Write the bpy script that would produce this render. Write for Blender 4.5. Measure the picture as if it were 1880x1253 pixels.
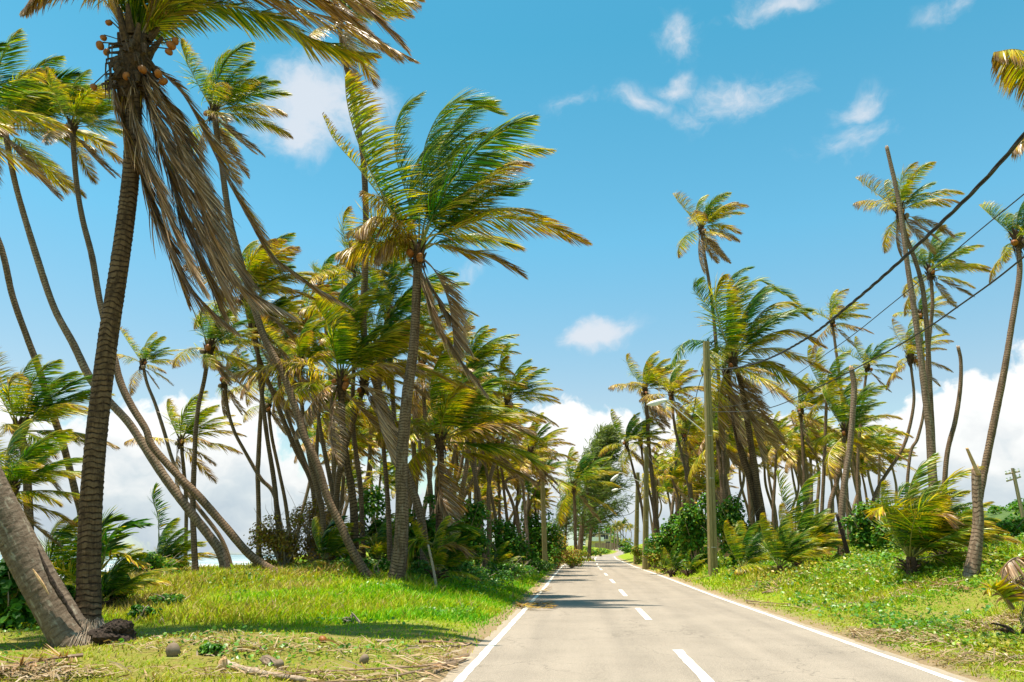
import bpy, math, random
import numpy as np
from math import radians as R, sin, cos, pi
random.seed(7); RG = np.random.default_rng(11)
for o in list(bpy.data.objects): bpy.data.objects.remove(o)
SC = bpy.context.scene; COL = SC.collection

# ------------------------------------------------------------------ camera, sky, sun, exposure
F = 1350.0; TH = math.atan(391.5/F); CT, ST = cos(TH), sin(TH); CH = 1.6
cam = bpy.data.cameras.new('camera'); co = bpy.data.objects.new('camera', cam); COL.objects.link(co)
cam.sensor_width = 36; cam.lens = F/1880*36; cam.clip_end = 20000; cam.clip_start = .05
co.location = (0, 0, CH); co.rotation_euler = (pi/2+TH, 0, 0); SC.camera = co
SC.view_settings.view_transform = 'Standard'; SC.view_settings.look = 'None'
SC.view_settings.exposure = 1.0; SC.view_settings.gamma = 1
SUN_EL, SUN_AZ = 81, (-.99, -.12)          # horizontal direction towards the sun
sl = bpy.data.lights.new('sun', 'SUN'); so = bpy.data.objects.new('sun', sl); COL.objects.link(so)
sl.energy = 4.9; sl.angle = R(.55); sl.color = (1, .91, .75)
from mathutils import Vector, Matrix
sd = Vector((SUN_AZ[0]*cos(R(SUN_EL)), SUN_AZ[1]*cos(R(SUN_EL)), sin(R(SUN_EL))))
so.rotation_euler = sd.to_track_quat('Z', 'Y').to_euler()

def ray(px, py):
    u = (px-940)/F; v = (626.5-py)/F
    return np.array([u, CT-v*ST, ST+v*CT])
def W(px, py, Y):
    d = ray(px, py); t = Y/d[1]; return np.array([d[0]*t, Y, CH+d[2]*t])

class NT:
    def __init__(s, nt): s.nt = nt; nt.nodes.clear()
    def n(s, t, **k):
        nd = s.nt.nodes.new(t)
        for a, b in k.items(): setattr(nd, a, b)
        return nd
    def l(s, a, b): s.nt.links.new(a, b)
    def set(s, sock, v):
        if hasattr(v, 'is_output'): s.l(v, sock)
        elif v is not None: sock.default_value = v
    def math(s, op, a, b=0.0, c=None, clamp=False):
        m = s.n('ShaderNodeMath', operation=op, use_clamp=clamp); s.set(m.inputs[0], a); s.set(m.inputs[1], b)
        if c is not None: s.set(m.inputs[2], c)
        return m.outputs[0]
    def vm(s, op, a, b=None, sc=None):
        m = s.n('ShaderNodeVectorMath', operation=op); s.set(m.inputs[0], a)
        if b is not None: s.set(m.inputs[1], b)
        if sc is not None: s.set(m.inputs['Scale'], sc)
        return m.outputs['Value'] if op in ('DOT_PRODUCT', 'LENGTH') else m.outputs[0]
    def mix(s, f, a, b, bt='MIX'):
        m = s.n('ShaderNodeMix', data_type='RGBA', blend_type=bt); s.set(m.inputs[0], f)
        s.set(m.inputs[6], a); s.set(m.inputs[7], b); return m.outputs[2]
    def noise(s, v, sc, det=3, rough=.55, dist=0, col=False):
        m = s.n('ShaderNodeTexNoise'); s.set(m.inputs['Vector'], v); m.inputs['Scale'].default_value = sc
        m.inputs['Detail'].default_value = det; m.inputs['Roughness'].default_value = rough; m.inputs['Distortion'].default_value = dist
        return m.outputs['Color'] if col else m.outputs['Fac']
    def ramp(s, f, st, interp='LINEAR'):
        m = s.n('ShaderNodeValToRGB'); s.l(f, m.inputs[0]); r = m.color_ramp; r.interpolation = interp
        while len(r.elements) < len(st): r.elements.new(.5)
        for e, (p, c) in zip(r.elements, st): e.position = p; e.color = (*c, 1) if len(c) == 3 else c
        return m.outputs[0]
    def mr(s, f, a, b, c=0., d=1., smooth=False):
        m = s.n('ShaderNodeMapRange'); s.set(m.inputs[0], f)
        if smooth: m.interpolation_type = 'SMOOTHSTEP'
        for i, x in enumerate((a, b, c, d)): s.set(m.inputs[i+1], x)
        return m.outputs[0]
    def attr(s, nm, vec=False):
        m = s.n('ShaderNodeAttribute', attribute_name=nm); return m.outputs['Vector'] if vec else m.outputs['Fac']
    def scalev(s, v, x, y, z): return s.vm('MULTIPLY', v, (x, y, z))

world = bpy.data.worlds.new('World'); SC.world = world; world.use_nodes = True
w = NT(world.node_tree)
sky = w.n('ShaderNodeTexSky', sky_type='NISHITA', sun_disc=False); sky.sun_elevation = R(SUN_EL)
sky.sun_rotation = math.atan2(SUN_AZ[0], SUN_AZ[1]); sky.air_density = 1.0; sky.dust_density = .6; sky.ozone_density = 1.2
tc = w.n('ShaderNodeTexCoord'); D0 = w.vm('NORMALIZE', tc.outputs['Generated'])
wd1 = w.vm('SUBTRACT', w.noise(D0, 7, 4, .55, col=True), (.5, .5, .5)); D = w.vm('ADD', D0, w.vm('SCALE', wd1, sc=.11))
sepz = w.n('ShaderNodeSeparateXYZ'); w.l(D0, sepz.inputs[0])
gain = w.ramp(sepz.outputs[2], [(.0, (.95, .86, .74)), (.2, (1.0, .86, .78)), (.4, (.62, 1.05, 1.0)), (.62, (.36, .97, .93)), (1, (.3, .9, .95))])
skyc = w.vm('MULTIPLY', w.vm('MULTIPLY', sky.outputs[0], (.090, .106, .100)), gain)
def blobs(lst):
    F_ = None
    for (px, py, rx, ry, k) in lst:
        c = ray(px, py); c = c/np.linalg.norm(c); r = np.cross(c, (0, 0, 1)); r /= np.linalg.norm(r); u = np.cross(r, c)
        a = w.math('DIVIDE', w.vm('DOT_PRODUCT', D, tuple(r)), rx/F); b = w.math('DIVIDE', w.vm('DOT_PRODUCT', D, tuple(u)), ry/F)
        q = w.math('SQRT', w.math('ADD', w.math('MULTIPLY', a, a), w.math('MULTIPLY', b, b)))
        f = w.math('MULTIPLY', w.math('SUBTRACT', 1.0, q), k)
        f = w.math('MULTIPLY', f, w.math('GREATER_THAN', w.vm('DOT_PRODUCT', D, tuple(c)), 0.0))
        F_ = f if F_ is None else w.math('MAXIMUM', F_, f)
    return F_
cum = blobs([(360, 870, 190, 150, 1), (330, 790, 70, 75, 1), (250, 830, 120, 110, 1), (150, 880, 160, 120, 1), (520, 920, 240, 110, 1), (1040, 850, 90, 90, 1), (990, 900, 170, 90, .9),
             (1250, 860, 190, 100, .9), (1440, 900, 180, 140, .9), (1640, 850, 170, 110, 1), (1760, 810, 120, 95, 1), (1850, 820, 140, 115, 1), (1980, 800, 200, 140, 1), (2300, 800, 300, 150, 1), (-150, 850, 260, 150, 1), (1700, 950, 300, 110, 1), (700, 950, 400, 80, .8), (1250, 960, 400, 70, .8)])
wis = blobs([(560, 200, 110, 100, 1.5), (650, 215, 95, 75, 1.1), (545, 235, 80, 75, 1.4), (1100, 605, 105, 50, 1.6), (1360, 160, 105, 50, 1.1), (1270, 205, 60, 28, .5), (1230, 145, 50, 26, .8), (1245, 60, 60, 40, .85), (1165, 190, 60, 25, .6), (1440, 5, 110, 28, .9),
             (1570, 190, 75, 30, .85), (1560, 255, 90, 38, .85), (890, 515, 90, 30, .55), (1780, -5, 70, 28, .8), (1030, 205, 60, 20, .4)])
nz = w.noise(D, 9, 7, .6); nzf = w.noise(D, 26, 5, .6)
nn = w.math('ADD', w.math('MULTIPLY', w.math('SUBTRACT', nz, .5), 1.5), w.math('MULTIPLY', w.math('SUBTRACT', nzf, .5), .8))
mc = w.mr(w.math('ADD', cum, nn), .06, .28, smooth=True)
nw = w.math('ADD', w.math('MULTIPLY', w.math('SUBTRACT', w.noise(w.scalev(D, 1, 1, 1.6), 12, 9, .66), .5), 2.4), w.math('MULTIPLY', w.math('SUBTRACT', nzf, .5), 1.0))
mw = w.math('MULTIPLY', w.mr(w.math('ADD', wis, nw), .0, 1.25, smooth=True), w.mr(wis, -.45, .55, smooth=True))
mw = w.math('MULTIPLY', mw, .82)
el = w.n('ShaderNodeSeparateXYZ'); w.l(D0, el.inputs[0]); elz = el.outputs[2]
shade = w.math('ADD', w.mr(elz, .02, .17), w.math('MULTIPLY', w.math('SUBTRACT', w.noise(w.scalev(D, 1, 1, 1.7), 13, 6, .55), .5), 1.5))
ccol = w.ramp(shade, [(0, (.27, .315, .36)), (.35, (.35, .385, .41)), (.62, (.47, .475, .475)), (.85, (.54, .54, .53))])
low = w.mr(elz, .0, .10, 1, 0, smooth=True)
base = w.mix(w.math('MULTIPLY', low, .38), skyc, (.27, .39, .47, 1))
c1 = w.mix(w.math('MULTIPLY', mc, .93), base, ccol); c2 = w.mix(mw, c1, (.42, .43, .455, 1))
bg = w.n('ShaderNodeBackground'); w.l(c2, bg.inputs[0]); bg.inputs[1].default_value = 1.0
wo = w.n('ShaderNodeOutputWorld'); w.l(bg.outputs[0], wo.inputs[0])

# ------------------------------------------------------------------ mesh helpers
def mk(name, V, Q=None, T=None, attrs=None, mats=(), qm=None, tm=None, parent=None, loc=None, smooth=False, link=True):
    V = np.asarray(V, np.float32); Q = np.zeros((0, 4), int) if Q is None else np.asarray(Q, int); T = np.zeros((0, 3), int) if T is None else np.asarray(T, int)
    me = bpy.data.meshes.new(name); me.vertices.add(len(V)); me.vertices.foreach_set('co', V.ravel())
    nl = Q.size+T.size; me.loops.add(nl); me.loops.foreach_set('vertex_index', np.concatenate([Q.ravel(), T.ravel()]).astype(np.int32))
    me.polygons.add(len(Q)+len(T)); st = np.concatenate([np.arange(len(Q))*4, len(Q)*4+np.arange(len(T))*3]).astype(np.int32)
    me.polygons.foreach_set('loop_start', st)
    mi = np.concatenate([np.zeros(len(Q)) if qm is None else qm, np.zeros(len(T)) if tm is None else tm]).astype(np.int32)
    me.polygons.foreach_set('material_index', mi)
    me.polygons.foreach_set('use_smooth', np.full(len(mi), smooth, dtype=bool))
    for m in mats: me.materials.append(m)
    for k, a in (attrs or {}).items():
        a = np.asarray(a, np.float32)
        if a.ndim == 2:
            at = me.attributes.new(k, 'FLOAT_VECTOR', 'POINT'); at.data.foreach_set('vector', a.ravel())
        else:
            at = me.attributes.new(k, 'FLOAT', 'POINT'); at.data.foreach_set('value', a)
    me.update(calc_edges=True)
    if not link: return me
    return ob(name, me, parent, loc)
def ob(name, me, parent=None, loc=None):
    o = bpy.data.objects.new(name, me); COL.objects.link(o)
    if parent is not None: o.parent = parent
    if loc is not None: o.location = loc
    return o
def tag(o, label, cat, group=None, kind=None):
    o['label'] = label
    if cat: o['category'] = cat
    if group: o['group'] = group
    if kind: o['kind'] = kind
    return o
def thing(name, label, cat, loc, group=None):
    o = bpy.data.objects.new(name, None); COL.objects.link(o); o.location = loc; o.empty_display_size = .2
    return tag(o, label, cat, group)
class Acc:
    def __init__(s): s.V = []; s.Q = []; s.T = []; s.n = 0; s.A = {}; s.qm = []; s.tm = []
    def add(s, V, Q=None, T=None, m=0, **A):
        V = np.asarray(V, float)
        if Q is not None and len(Q): s.Q.append(np.asarray(Q)+s.n); s.qm.append(np.full(len(Q), m))
        if T is not None and len(T): s.T.append(np.asarray(T)+s.n); s.tm.append(np.full(len(T), m))
        for k, a in A.items():
            a = np.asarray(a, float)
            if a.ndim == 0: a = np.full(len(V), float(a))
            s.A.setdefault(k, []).append(a)
        s.V.append(V); s.n += len(V)
    def data(s):
        return dict(V=np.concatenate(s.V), Q=np.concatenate(s.Q) if s.Q else None, T=np.concatenate(s.T) if s.T else None,
            attrs={k: np.concatenate(v) for k, v in s.A.items()}, qm=np.concatenate(s.qm) if s.qm else None, tm=np.concatenate(s.tm) if s.tm else None)
    def build(s, name, mats, parent=None, loc=None, smooth=False, link=True):
        d = s.data()
        if loc is not None and parent is not None: pass
        return mk(name, d['V'], d['Q'], d['T'], d['attrs'], mats, d['qm'], d['tm'], parent, loc, smooth, link)
def norm(a): return a/np.maximum(np.linalg.norm(a, axis=-1, keepdims=True), 1e-9)
def S(x, a, b): t = np.clip((x-a)/(b-a), 0, 1); return t*t*(3-2*t)
def spline(P, n):
    P = np.asarray(P, float)
    if len(P) == 2: t = np.linspace(0, 1, n)[:, None]; return P[0]*(1-t)+P[1]*t
    Q = np.vstack([2*P[0]-P[1], P, 2*P[-1]-P[-2]]); out = []
    for i in range(1, len(Q)-2):
        for t in np.linspace(0, 1, 14, endpoint=False):
            a, b, c, d = Q[i-1:i+3]
            out.append(.5*((2*b)+(c-a)*t+(2*a-5*b+4*c-d)*t*t+(3*b-a-3*c+d)*t**3))
    out.append(P[-1]); return resample(np.array(out), n)
def resample(P, n):
    l = np.concatenate([[0], np.cumsum(np.linalg.norm(np.diff(P, axis=0), axis=1))]); t = np.linspace(0, l[-1], n)
    return np.stack([np.interp(t, l, P[:, i]) for i in range(P.shape[1])], 1)
def arclen(P): return np.concatenate([[0], np.cumsum(np.linalg.norm(np.diff(P, axis=0), axis=1))])
def frames(P, ref=(0, 0, 1)):
    T = norm(np.gradient(P, axis=0)); U = np.zeros_like(T); r = np.array(ref, float); r = r-T[0]*r.dot(T[0])
    if np.linalg.norm(r) < .05: r = np.array([0., 1, 0])-T[0]*T[0][1]
    for i in range(len(P)): r = r-T[i]*r.dot(T[i]); r /= np.linalg.norm(r); U[i] = r
    return T, U, np.cross(T, U)
def tube(acc, P, r, sides=6, m=0, cap=True, **A):
    P = np.asarray(P, float); r = np.broadcast_to(np.asarray(r, float), (len(P),)) if np.ndim(r) < 2 else r
    T, U, B = frames(P, (1, .2, .1)); a = np.linspace(0, 2*pi, sides, endpoint=False)
    rr = r[:, None] if r.ndim == 1 else r
    V = P[:, None]+(U[:, None]*np.cos(a)[None, :, None]+B[:, None]*np.sin(a)[None, :, None])*rr[..., None]
    V = V.reshape(-1, 3); n = len(P); i = np.arange(n-1)[:, None]*sides; j = np.arange(sides)[None]; k = (j+1) % sides
    Q = np.stack([i+j, i+k, i+sides+k, i+sides+j], -1).reshape(-1, 4)
    tv = np.stack([np.tile(np.cos(a), n), np.tile(np.sin(a), n), np.repeat(arclen(P), sides)], 1)
    T_ = None
    if cap:
        V = np.vstack([V, P[:1], P[-1:]]); tv = np.vstack([tv, [[0, 0, 0]], [[0, 0, arclen(P)[-1]]]]); c0 = n*sides; j = np.arange(sides); k = (j+1) % sides
        T_ = np.vstack([np.stack([np.full(sides, c0), k, j], 1), np.stack([np.full(sides, c0+1), (n-1)*sides+j, (n-1)*sides+k], 1)])
    B_ = {}
    for kk, v in A.items():
        v = np.asarray(v, float)
        if v.ndim == 1: v = np.repeat(v, sides); v = np.concatenate([v, v[:1], v[-1:]]) if cap else v
        B_[kk] = v
    acc.add(V, Q, T_, m, tv=tv, **B_) if A.get('_tv', 1) is not None else None
def box(acc, c, s, m=0, rot=0, **A):
    V = np.array([[x, y, z] for x in (-.5, .5) for y in (-.5, .5) for z in (-.5, .5)])*np.array(s)
    if rot: V = V@np.array([[cos(rot), sin(rot), 0], [-sin(rot), cos(rot), 0], [0, 0, 1]])
    acc.add(V+np.array(c), [[0, 1, 3, 2], [4, 6, 7, 5], [0, 4, 5, 1], [2, 3, 7, 6], [0, 2, 6, 4], [1, 5, 7, 3]], None, m, **A)

# ------------------------------------------------------------------ materials
def mat(name):
    m = bpy.data.materials.new(name); m.use_nodes = True; return m, NT(m.node_tree)
def finish(nt, bsdf): o = nt.n('ShaderNodeOutputMaterial'); nt.l(bsdf, o.inputs[0])
def prin(nt, col, rough=.6, bump=None, bs=.3, bd=.02, spec=.4):
    p = nt.n('ShaderNodeBsdfPrincipled'); nt.set(p.inputs['Base Color'], col); nt.set(p.inputs['Roughness'], rough); p.inputs['Specular IOR Level'].default_value = spec
    if bump is not None:
        b = nt.n('ShaderNodeBump'); b.inputs['Strength'].default_value = bs; b.inputs['Distance'].default_value = bd; nt.l(bump, b.inputs['Height']); nt.l(b.outputs[0], p.inputs['Normal'])
    return p.outputs[0]
def leafmat(name, stops, rough=.42, trans=.35, spec=.5, transtint=(1.25, 1.2, .55), var=.35):
    m, t = mat(name); g = t.n('ShaderNodeNewGeometry'); oi = t.n('ShaderNodeObjectInfo')
    d = t.attr('dry'); rn = t.attr('rnd')
    d2 = t.math('ADD', d, t.math('MULTIPLY', t.math('SUBTRACT', oi.outputs['Random'], .5), .17), clamp=True)
    c = t.ramp(d2, stops); h = t.n('ShaderNodeHueSaturation'); t.l(c, h.inputs['Color']); t.l(t.mr(rn, 0, 1, 1-var, 1+var), h.inputs['Value'])
    p = prin(t, h.outputs[0], rough, spec=spec)
    tr = t.n('ShaderNodeBsdfTranslucent'); t.l(t.vm('MULTIPLY', h.outputs[0], transtint), tr.inputs[0])
    mx = t.n('ShaderNodeMixShader'); t.set(mx.inputs[0], t.mr(d2, .55, .95, trans, trans*.35)); t.l(p, mx.inputs[1]); t.l(tr.outputs[0], mx.inputs[2]); finish(t, mx.outputs[0]); return m
M = {}
M['leaf'] = leafmat('palm_leaflet', [(0, (.010, .070, .004)), (.18, (.055, .16, .003)), (.38, (.25, .31, .004)), (.54, (.58, .45, .006)), (.70, (.35, .19, .03)), (.85, (.24, .125, .055)), (1, (.46, .315, .195))], trans=.38, spec=.38, rough=.38, var=.6)
M['stem'] = leafmat('palm_midrib', [(0, (.14, .17, .03)), (.4, (.34, .27, .05)), (.65, (.36, .22, .07)), (.85, (.19, .11, .06)), (1, (.24, .16, .10))], rough=.4, trans=0.0)
M['grape'] = leafmat('broad_leaf', [(0, (.028, .12, .010)), (.35, (.085, .235, .012)), (.6, (.25, .29, .015)), (.8, (.36, .22, .02)), (1, (.24, .12, .04))], rough=.5, trans=.4, var=.5, spec=.25)
M['vine'] = leafmat('vine_leaf', [(0, (.04, .16, .012)), (.4, (.105, .25, .012)), (.65, (.27, .31, .014)), (.85, (.44, .30, .03)), (1, (.30, .19, .09))], rough=.4, trans=.35, var=.45)
M['grass'] = leafmat('grass_blade', [(0, (.06, .27, .006)), (.3, (.17, .40, .004)), (.55, (.35, .42, .006)), (.8, (.38, .28, .06)), (1, (.34, .25, .12))], rough=.5, trans=.4, var=.35, spec=.2)
M['dry'] = leafmat('dry_litter', [(0, (.30, .22, .10)), (.5, (.27, .17, .08)), (1, (.38, .29, .19))], rough=.7, trans=.15)
M['pine'] = leafmat('needle_spray', [(0, (.055, .11, .022)), (.5, (.13, .185, .03)), (1, (.25, .27, .05))], rough=.6, trans=.45)

def trunkmat(name, a, b, c, band=11., lich=.0, bst=.6, rk=.45):
    m, t = mat(name); tv = t.attr('tv', True); oi = t.n('ShaderNodeObjectInfo')
    tvo = t.vm('ADD', tv, t.vm('SCALE', (1, 1, 1), sc=t.math('MULTIPLY', oi.outputs['Random'], 40)))
    sp = t.n('ShaderNodeSeparateXYZ'); t.l(tv, sp.inputs[0])
    n1 = t.noise(t.scalev(tvo, .5, .5, 1.3), 1.2, 2); n2 = t.noise(t.scalev(tvo, 2.6, 2.6, 20), 1.0, 6, .72); n3 = t.noise(t.scalev(tvo, 9, 9, 2.2), 1.2, 4, .6)
    ph = t.math('ADD', t.math('MULTIPLY', sp.outputs[2], band), t.math('MULTIPLY', n1, 2.2))
    saw = t.math('FRACT', ph); ring = t.mr(saw, .0, .28, 0, 1, smooth=True); ring = t.math('MULTIPLY', ring, t.mr(saw, .75, 1, 1, .55)); rmk = t.mr(t.noise(t.scalev(tvo, 1.2, 1.2, 1.6), 1.3, 3), .38, .6, .15, 1); ring = t.math('ADD', t.math('MULTIPLY', ring, rmk), t.math('MULTIPLY', t.math('SUBTRACT', 1.0, rmk), .55))
    v = t.math('ADD', t.math('MULTIPLY', ring, rk), t.math('ADD', t.math('MULTIPLY', n2, .95-rk), t.math('MULTIPLY', n3, .22)))
    col = t.ramp(v, [(.28, a), (.55, b), (.82, c)])
    if lich:
        lm = t.mr(t.noise(t.scalev(tvo, 1.8, 1.8, 2.2), 1.6, 5, .65), .55, .66); col = t.mix(t.math('MULTIPLY', lm, lich), col, (.44, .40, .31, 1))
    finish(t, prin(t, col, .85, v, bst, .03, .2)); return m
M['trunk'] = trunkmat('palm_bark', (.010, .006, .004), (.058, .034, .019), (.23, .15, .09), lich=.2)
M['trunkdark'] = trunkmat('palm_bark_dark', (.005, .003, .002), (.030, .016, .008), (.17, .105, .055), band=9)
M['trunkgrey'] = trunkmat('palm_bark_grey', (.020, .012, .008), (.095, .060, .038), (.28, .195, .13), band=9, lich=.35)
M['trunkold'] = trunkmat('palm_bark_weathered', (.035, .024, .016), (.125, .088, .060), (.25, .19, .14), band=7, lich=.5, rk=.16)
def simple(name, c1, c2, sc=8, rough=.7, bs=.3, stretch=(1, 1, 1), spec=.3):
    m, t = mat(name); g = t.n('ShaderNodeTexCoord'); n = t.noise(t.scalev(g.outputs['Object'], *stretch), sc, 5, .6)
    finish(t, prin(t, t.ramp(n, [(.3, c1), (.7, c2)]), rough, n, bs, .02, spec)); return m
M['hazegrey'] = simple('headland_haze_grey', (.10, .12, .12), (.17, .19, .18), .01, .95)  # dull grey stands in for distance haze over the headland
M['fibre'] = simple('palm_fibre', (.022, .012, .007), (.12, .07, .035), 14, .9, .8)
M['root'] = simple('root_mass', (.012, .008, .006), (.06, .04, .028), 25, .95, 1.0)
M['nut'] = simple('coconut_husk', (.16, .045, .008), (.34, .12, .018), 6, .5)
M['nutold'] = simple('coconut_husk_old', (.13, .09, .06), (.27, .20, .14), 9, .8)
M['polewood'] = simple('pole_timber', (.17, .13, .045), (.36, .29, .12), 5, .75, .5, (9, 9, .5))
M['poleold'] = simple('pole_timber_grey', (.20, .15, .09), (.36, .28, .18), 5, .8, .5, (9, 9, .5))
M['metal'] = simple('galvanised', (.48, .49, .48), (.60, .60, .58), 20, .4, .1)
M['lens'] = simple('lamp_cover', (.72, .71, .67), (.8, .79, .75), 10, .3, .05)
M['cable'] = simple('cable_rubber', (.025, .024, .024), (.05, .048, .046), 30, .6, .3)
M['wood'] = simple('dead_wood', (.22, .15, .10), (.46, .37, .28), 12, .85, .6, (1, 1, 1))
M['pith'] = simple('broken_wood', (.42, .24, .10), (.60, .42, .24), 16, .9, .8)
M['yellowwall'] = simple('yellow_plaster', (.55, .47, .24), (.64, .56, .30), 3, .9, .1)
M['white'] = simple('white_paint', (.70, .69, .64), (.8, .79, .74), 6, .6, .1)
M['dark'] = simple('dark_opening', (.02, .022, .025), (.05, .05, .055), 6, .3, .1)
M['redbrick'] = simple('brown_gate', (.24, .13, .09), (.36, .24, .17), 10, .8, .3)
M['roofgrey'] = simple('roof_slab', (.16, .15, .13), (.28, .26, .23), 4, .8, .2)

# ------------------------------------------------------------------ ground, road, sea
RY = [-80, 0, 9.6, 20, 26, 33, 42, 64, 109, 140, 160, 176, 195, 215, 260, 400, 1200]
RX = [-5.8, 1.48, 2.37, 3.31, 3.83, 4.48, 5.25, 7.19, 11.74, 15.6, 20.5, 27.0, 30.5, 29.5, 34.0, 60, 200]
RZ = [0.05, 0.05, .11, .18, .22, .29, .41, .60, .97, 1.22, 1.20, 1.75, 2.4, 2.85, 3.6, 5.0, 9.0]
def smoothtab(xs, ys):
    X = np.linspace(-80, 1200, 5121); y = np.interp(X, xs, ys); k = np.hanning(25); k /= k.sum()
    y2 = np.convolve(np.pad(y, 12, mode='edge'), k, 'valid'); return X, y2
_rx, _rz = smoothtab(RY, RX), smoothtab(RY, RZ)
def rxc(Y): return np.interp(Y, *_rx)
def rzc(Y): return np.interp(Y, *_rz)
HW = 3.2
def coast(Y): return np.where(np.asarray(Y) > 250, rxc(Y)-100, coast0(Y))
def coast0(Y): return np.interp(Y, [-200, 0, 18, 26, 34, 45, 60, 100, 300, 1000, 6000], [-80, -45, -26, -13.5, -12.2, -13, -16, -24, -66, -160, -900])
_bn = [(random.uniform(.15, 1.3), random.uniform(0, 6.3), random.uniform(.2, 6.3)) for _ in range(14)]
def bumps(X, Y):
    z = 0
    for f, a, p in _bn: z = z+np.sin((X*cos(a)+Y*sin(a))*f*1.6+p)*(.030/f**.5)
    return z
def ground(X, Y):
    X = np.asarray(X, float); Y = np.asarray(Y, float); s = X-rxc(Y); d = np.abs(s)-HW; z = rzc(Y)
    left = (.52*S(Y, 15.5, 24))*S(d, .6, 7)+.08*S(d, .1, 1.2); right = (1.35*S(Y, 5, 20))*S(d, .3, 10)+.22*S(d, .1, 1.6)*S(Y, 10, 25)
    z = z+np.where(s < 0, left, right)+bumps(X, Y)*S(d, .1, 3)*1.0+.04*S(d, 0, .5)
    z = z+S(s, 60, 400)*S(Y, 60, 400)*6
    k = S(coast(Y)-X, 0, 15); z = z*(1-k)+k*(-6.0)
    return z
def gz(x, y): return float(ground(x, y))
def G(px, py):      # pixel -> ground point
    d = ray(px, py); t = 4.0
    for _ in range(4000):
        p = np.array([0, 0, CH])+d*t
        if p[2] <= gz(p[0], p[1]): break
        t += .02+t*.002
    return p
ss = np.concatenate([[-3000, -1500, -800, -400, -200, -130, -90, -70], np.arange(-60, -20, 1.5), np.arange(-20, -3.6, .4), [-HW-.15, -HW, -HW+.35, 0, HW-.35, HW, HW+.15], np.arange(3.6, 20, .4), np.arange(20, 60, 1.5), [70, 90, 130, 200, 400, 800, 1500, 4000]])
ys = np.concatenate([[-80, -40, -20, -10], np.arange(-5, 60, .5), np.arange(60, 130, 2), np.arange(130, 300, 5), [320, 360, 420, 500, 700, 1000, 1600, 2600, 4500, 8000]])
SS, YY = np.meshgrid(ss, ys); XX = SS+rxc(YY)
ZZ = ground(XX, YY); ZZ = np.where(np.abs(SS) < HW-.05, rzc(YY)-.05, ZZ); ZZ = np.where(np.abs(np.abs(SS)-HW) < .01, rzc(YY)-.012, ZZ)
ni, nj = SS.shape; idx = np.arange(ni*nj).reshape(ni, nj)
Q = np.stack([idx[:-1, :-1], idx[:-1, 1:], idx[1:, 1:], idx[1:, :-1]], -1).reshape(-1, 4)
m, t = mat('ground_soil'); g = t.n('ShaderNodeNewGeometry'); P_ = g.outputs['Position']; dd = t.attr('dist'); gr = t.attr('green')
n1 = t.noise(P_, .45, 4); n2 = t.noise(P_, 3.2, 6, .65); n3 = t.noise(P_, 22, 5, .7); n4 = t.noise(P_, 90, 3, .7)
grasscol = t.ramp(t.math('ADD', t.math('MULTIPLY', n2, .55), t.math('MULTIPLY', n3, .45)), [(.3, (.085, .15, .012)), (.5, (.19, .26, .012)), (.7, (.32, .29, .03))])
soil = t.ramp(t.math('ADD', t.math('MULTIPLY', n3, .6), t.math('MULTIPLY', n4, .4)), [(.3, (.17, .12, .06)), (.5, (.29, .21, .12)), (.72, (.40, .31, .20))])
edge = t.mr(t.math('ADD', dd, t.math('MULTIPLY', t.math('SUBTRACT', n2, .5), -1.3)), .12, .75, 0, 1, smooth=True)
pt = t.mr(t.math('ADD', t.math('MULTIPLY', n1, .6), t.math('MULTIPLY', n2, .4)), .56, .66, 0, .55)
grasscol = t.mix(t.math('MULTIPLY', t.math('SUBTRACT', 1.0, gr), t.mr(n2, .35, .6, .2, .85)), grasscol, t.ramp(n3, [(.3, (.13, .085, .03)), (.6, (.30, .23, .08))]))
cc = t.mix(t.math('MULTIPLY', edge, t.math('SUBTRACT', 1.0, pt)), soil, grasscol)
hgt = t.math('ADD', t.math('MULTIPLY', n3, .6), t.math('MULTIPLY', n4, .4))
finish(t, prin(t, cc, .95, hgt, .9, .05, .1)); M['ground'] = m
gnd = mk('ground', np.stack([XX, YY, ZZ], -1).reshape(-1, 3), Q, None, dict(dist=(np.abs(SS)-HW).ravel(), green=(1-np.where(SS < 0, (1-S(YY, 13.8, 15.6)), .9*np.exp(-(((XX-9.6)/3.2)**2+((YY-16.8)/1.7)**2)**2))).ravel()), [M['ground']], smooth=True)
tag(gnd, 'grassy coastal ground rising gently beside the road', None, None, 'structure')

m, t = mat('asphalt'); g = t.n('ShaderNodeNewGeometry'); P_ = g.outputs['Position']; s_ = t.attr('s'); sy = t.attr('y')
vo = t.n('ShaderNodeTexVoronoi'); t.l(P_, vo.inputs['Vector']); vo.inputs['Scale'].default_value = 75
a1 = t.noise(P_, 48, 5, .85); a2 = t.noise(P_, .7, 5, .6); a3 = t.noise(P_, 9, 4, .6)
cb = t.n('ShaderNodeCombineXYZ'); t.l(s_, cb.inputs[0]); t.l(t.math('MULTIPLY', sy, .06), cb.inputs[1]); tr_ = t.noise(cb.outputs[0], 1.9, 4, .6)
v = t.math('ADD', t.math('ADD', t.math('MULTIPLY', a1, .50), t.math('MULTIPLY', vo.outputs['Distance'], .35)), t.math('ADD', t.math('MULTIPLY', a2, .22), t.math('MULTIPLY', tr_, .22)))
col = t.ramp(v, [(.40, (.105, .088, .073)), (.56, (.203, .172, .140)), (.72, (.305, .258, .210))])
sand = t.mr(t.math('ADD', t.math('ABSOLUTE', s_), t.math('MULTIPLY', t.math('SUBTRACT', a3, .5), .9)), 2.95, 3.45, 0, .8)
col = t.mix(sand, col, (.36, .285, .19, 1))
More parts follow.
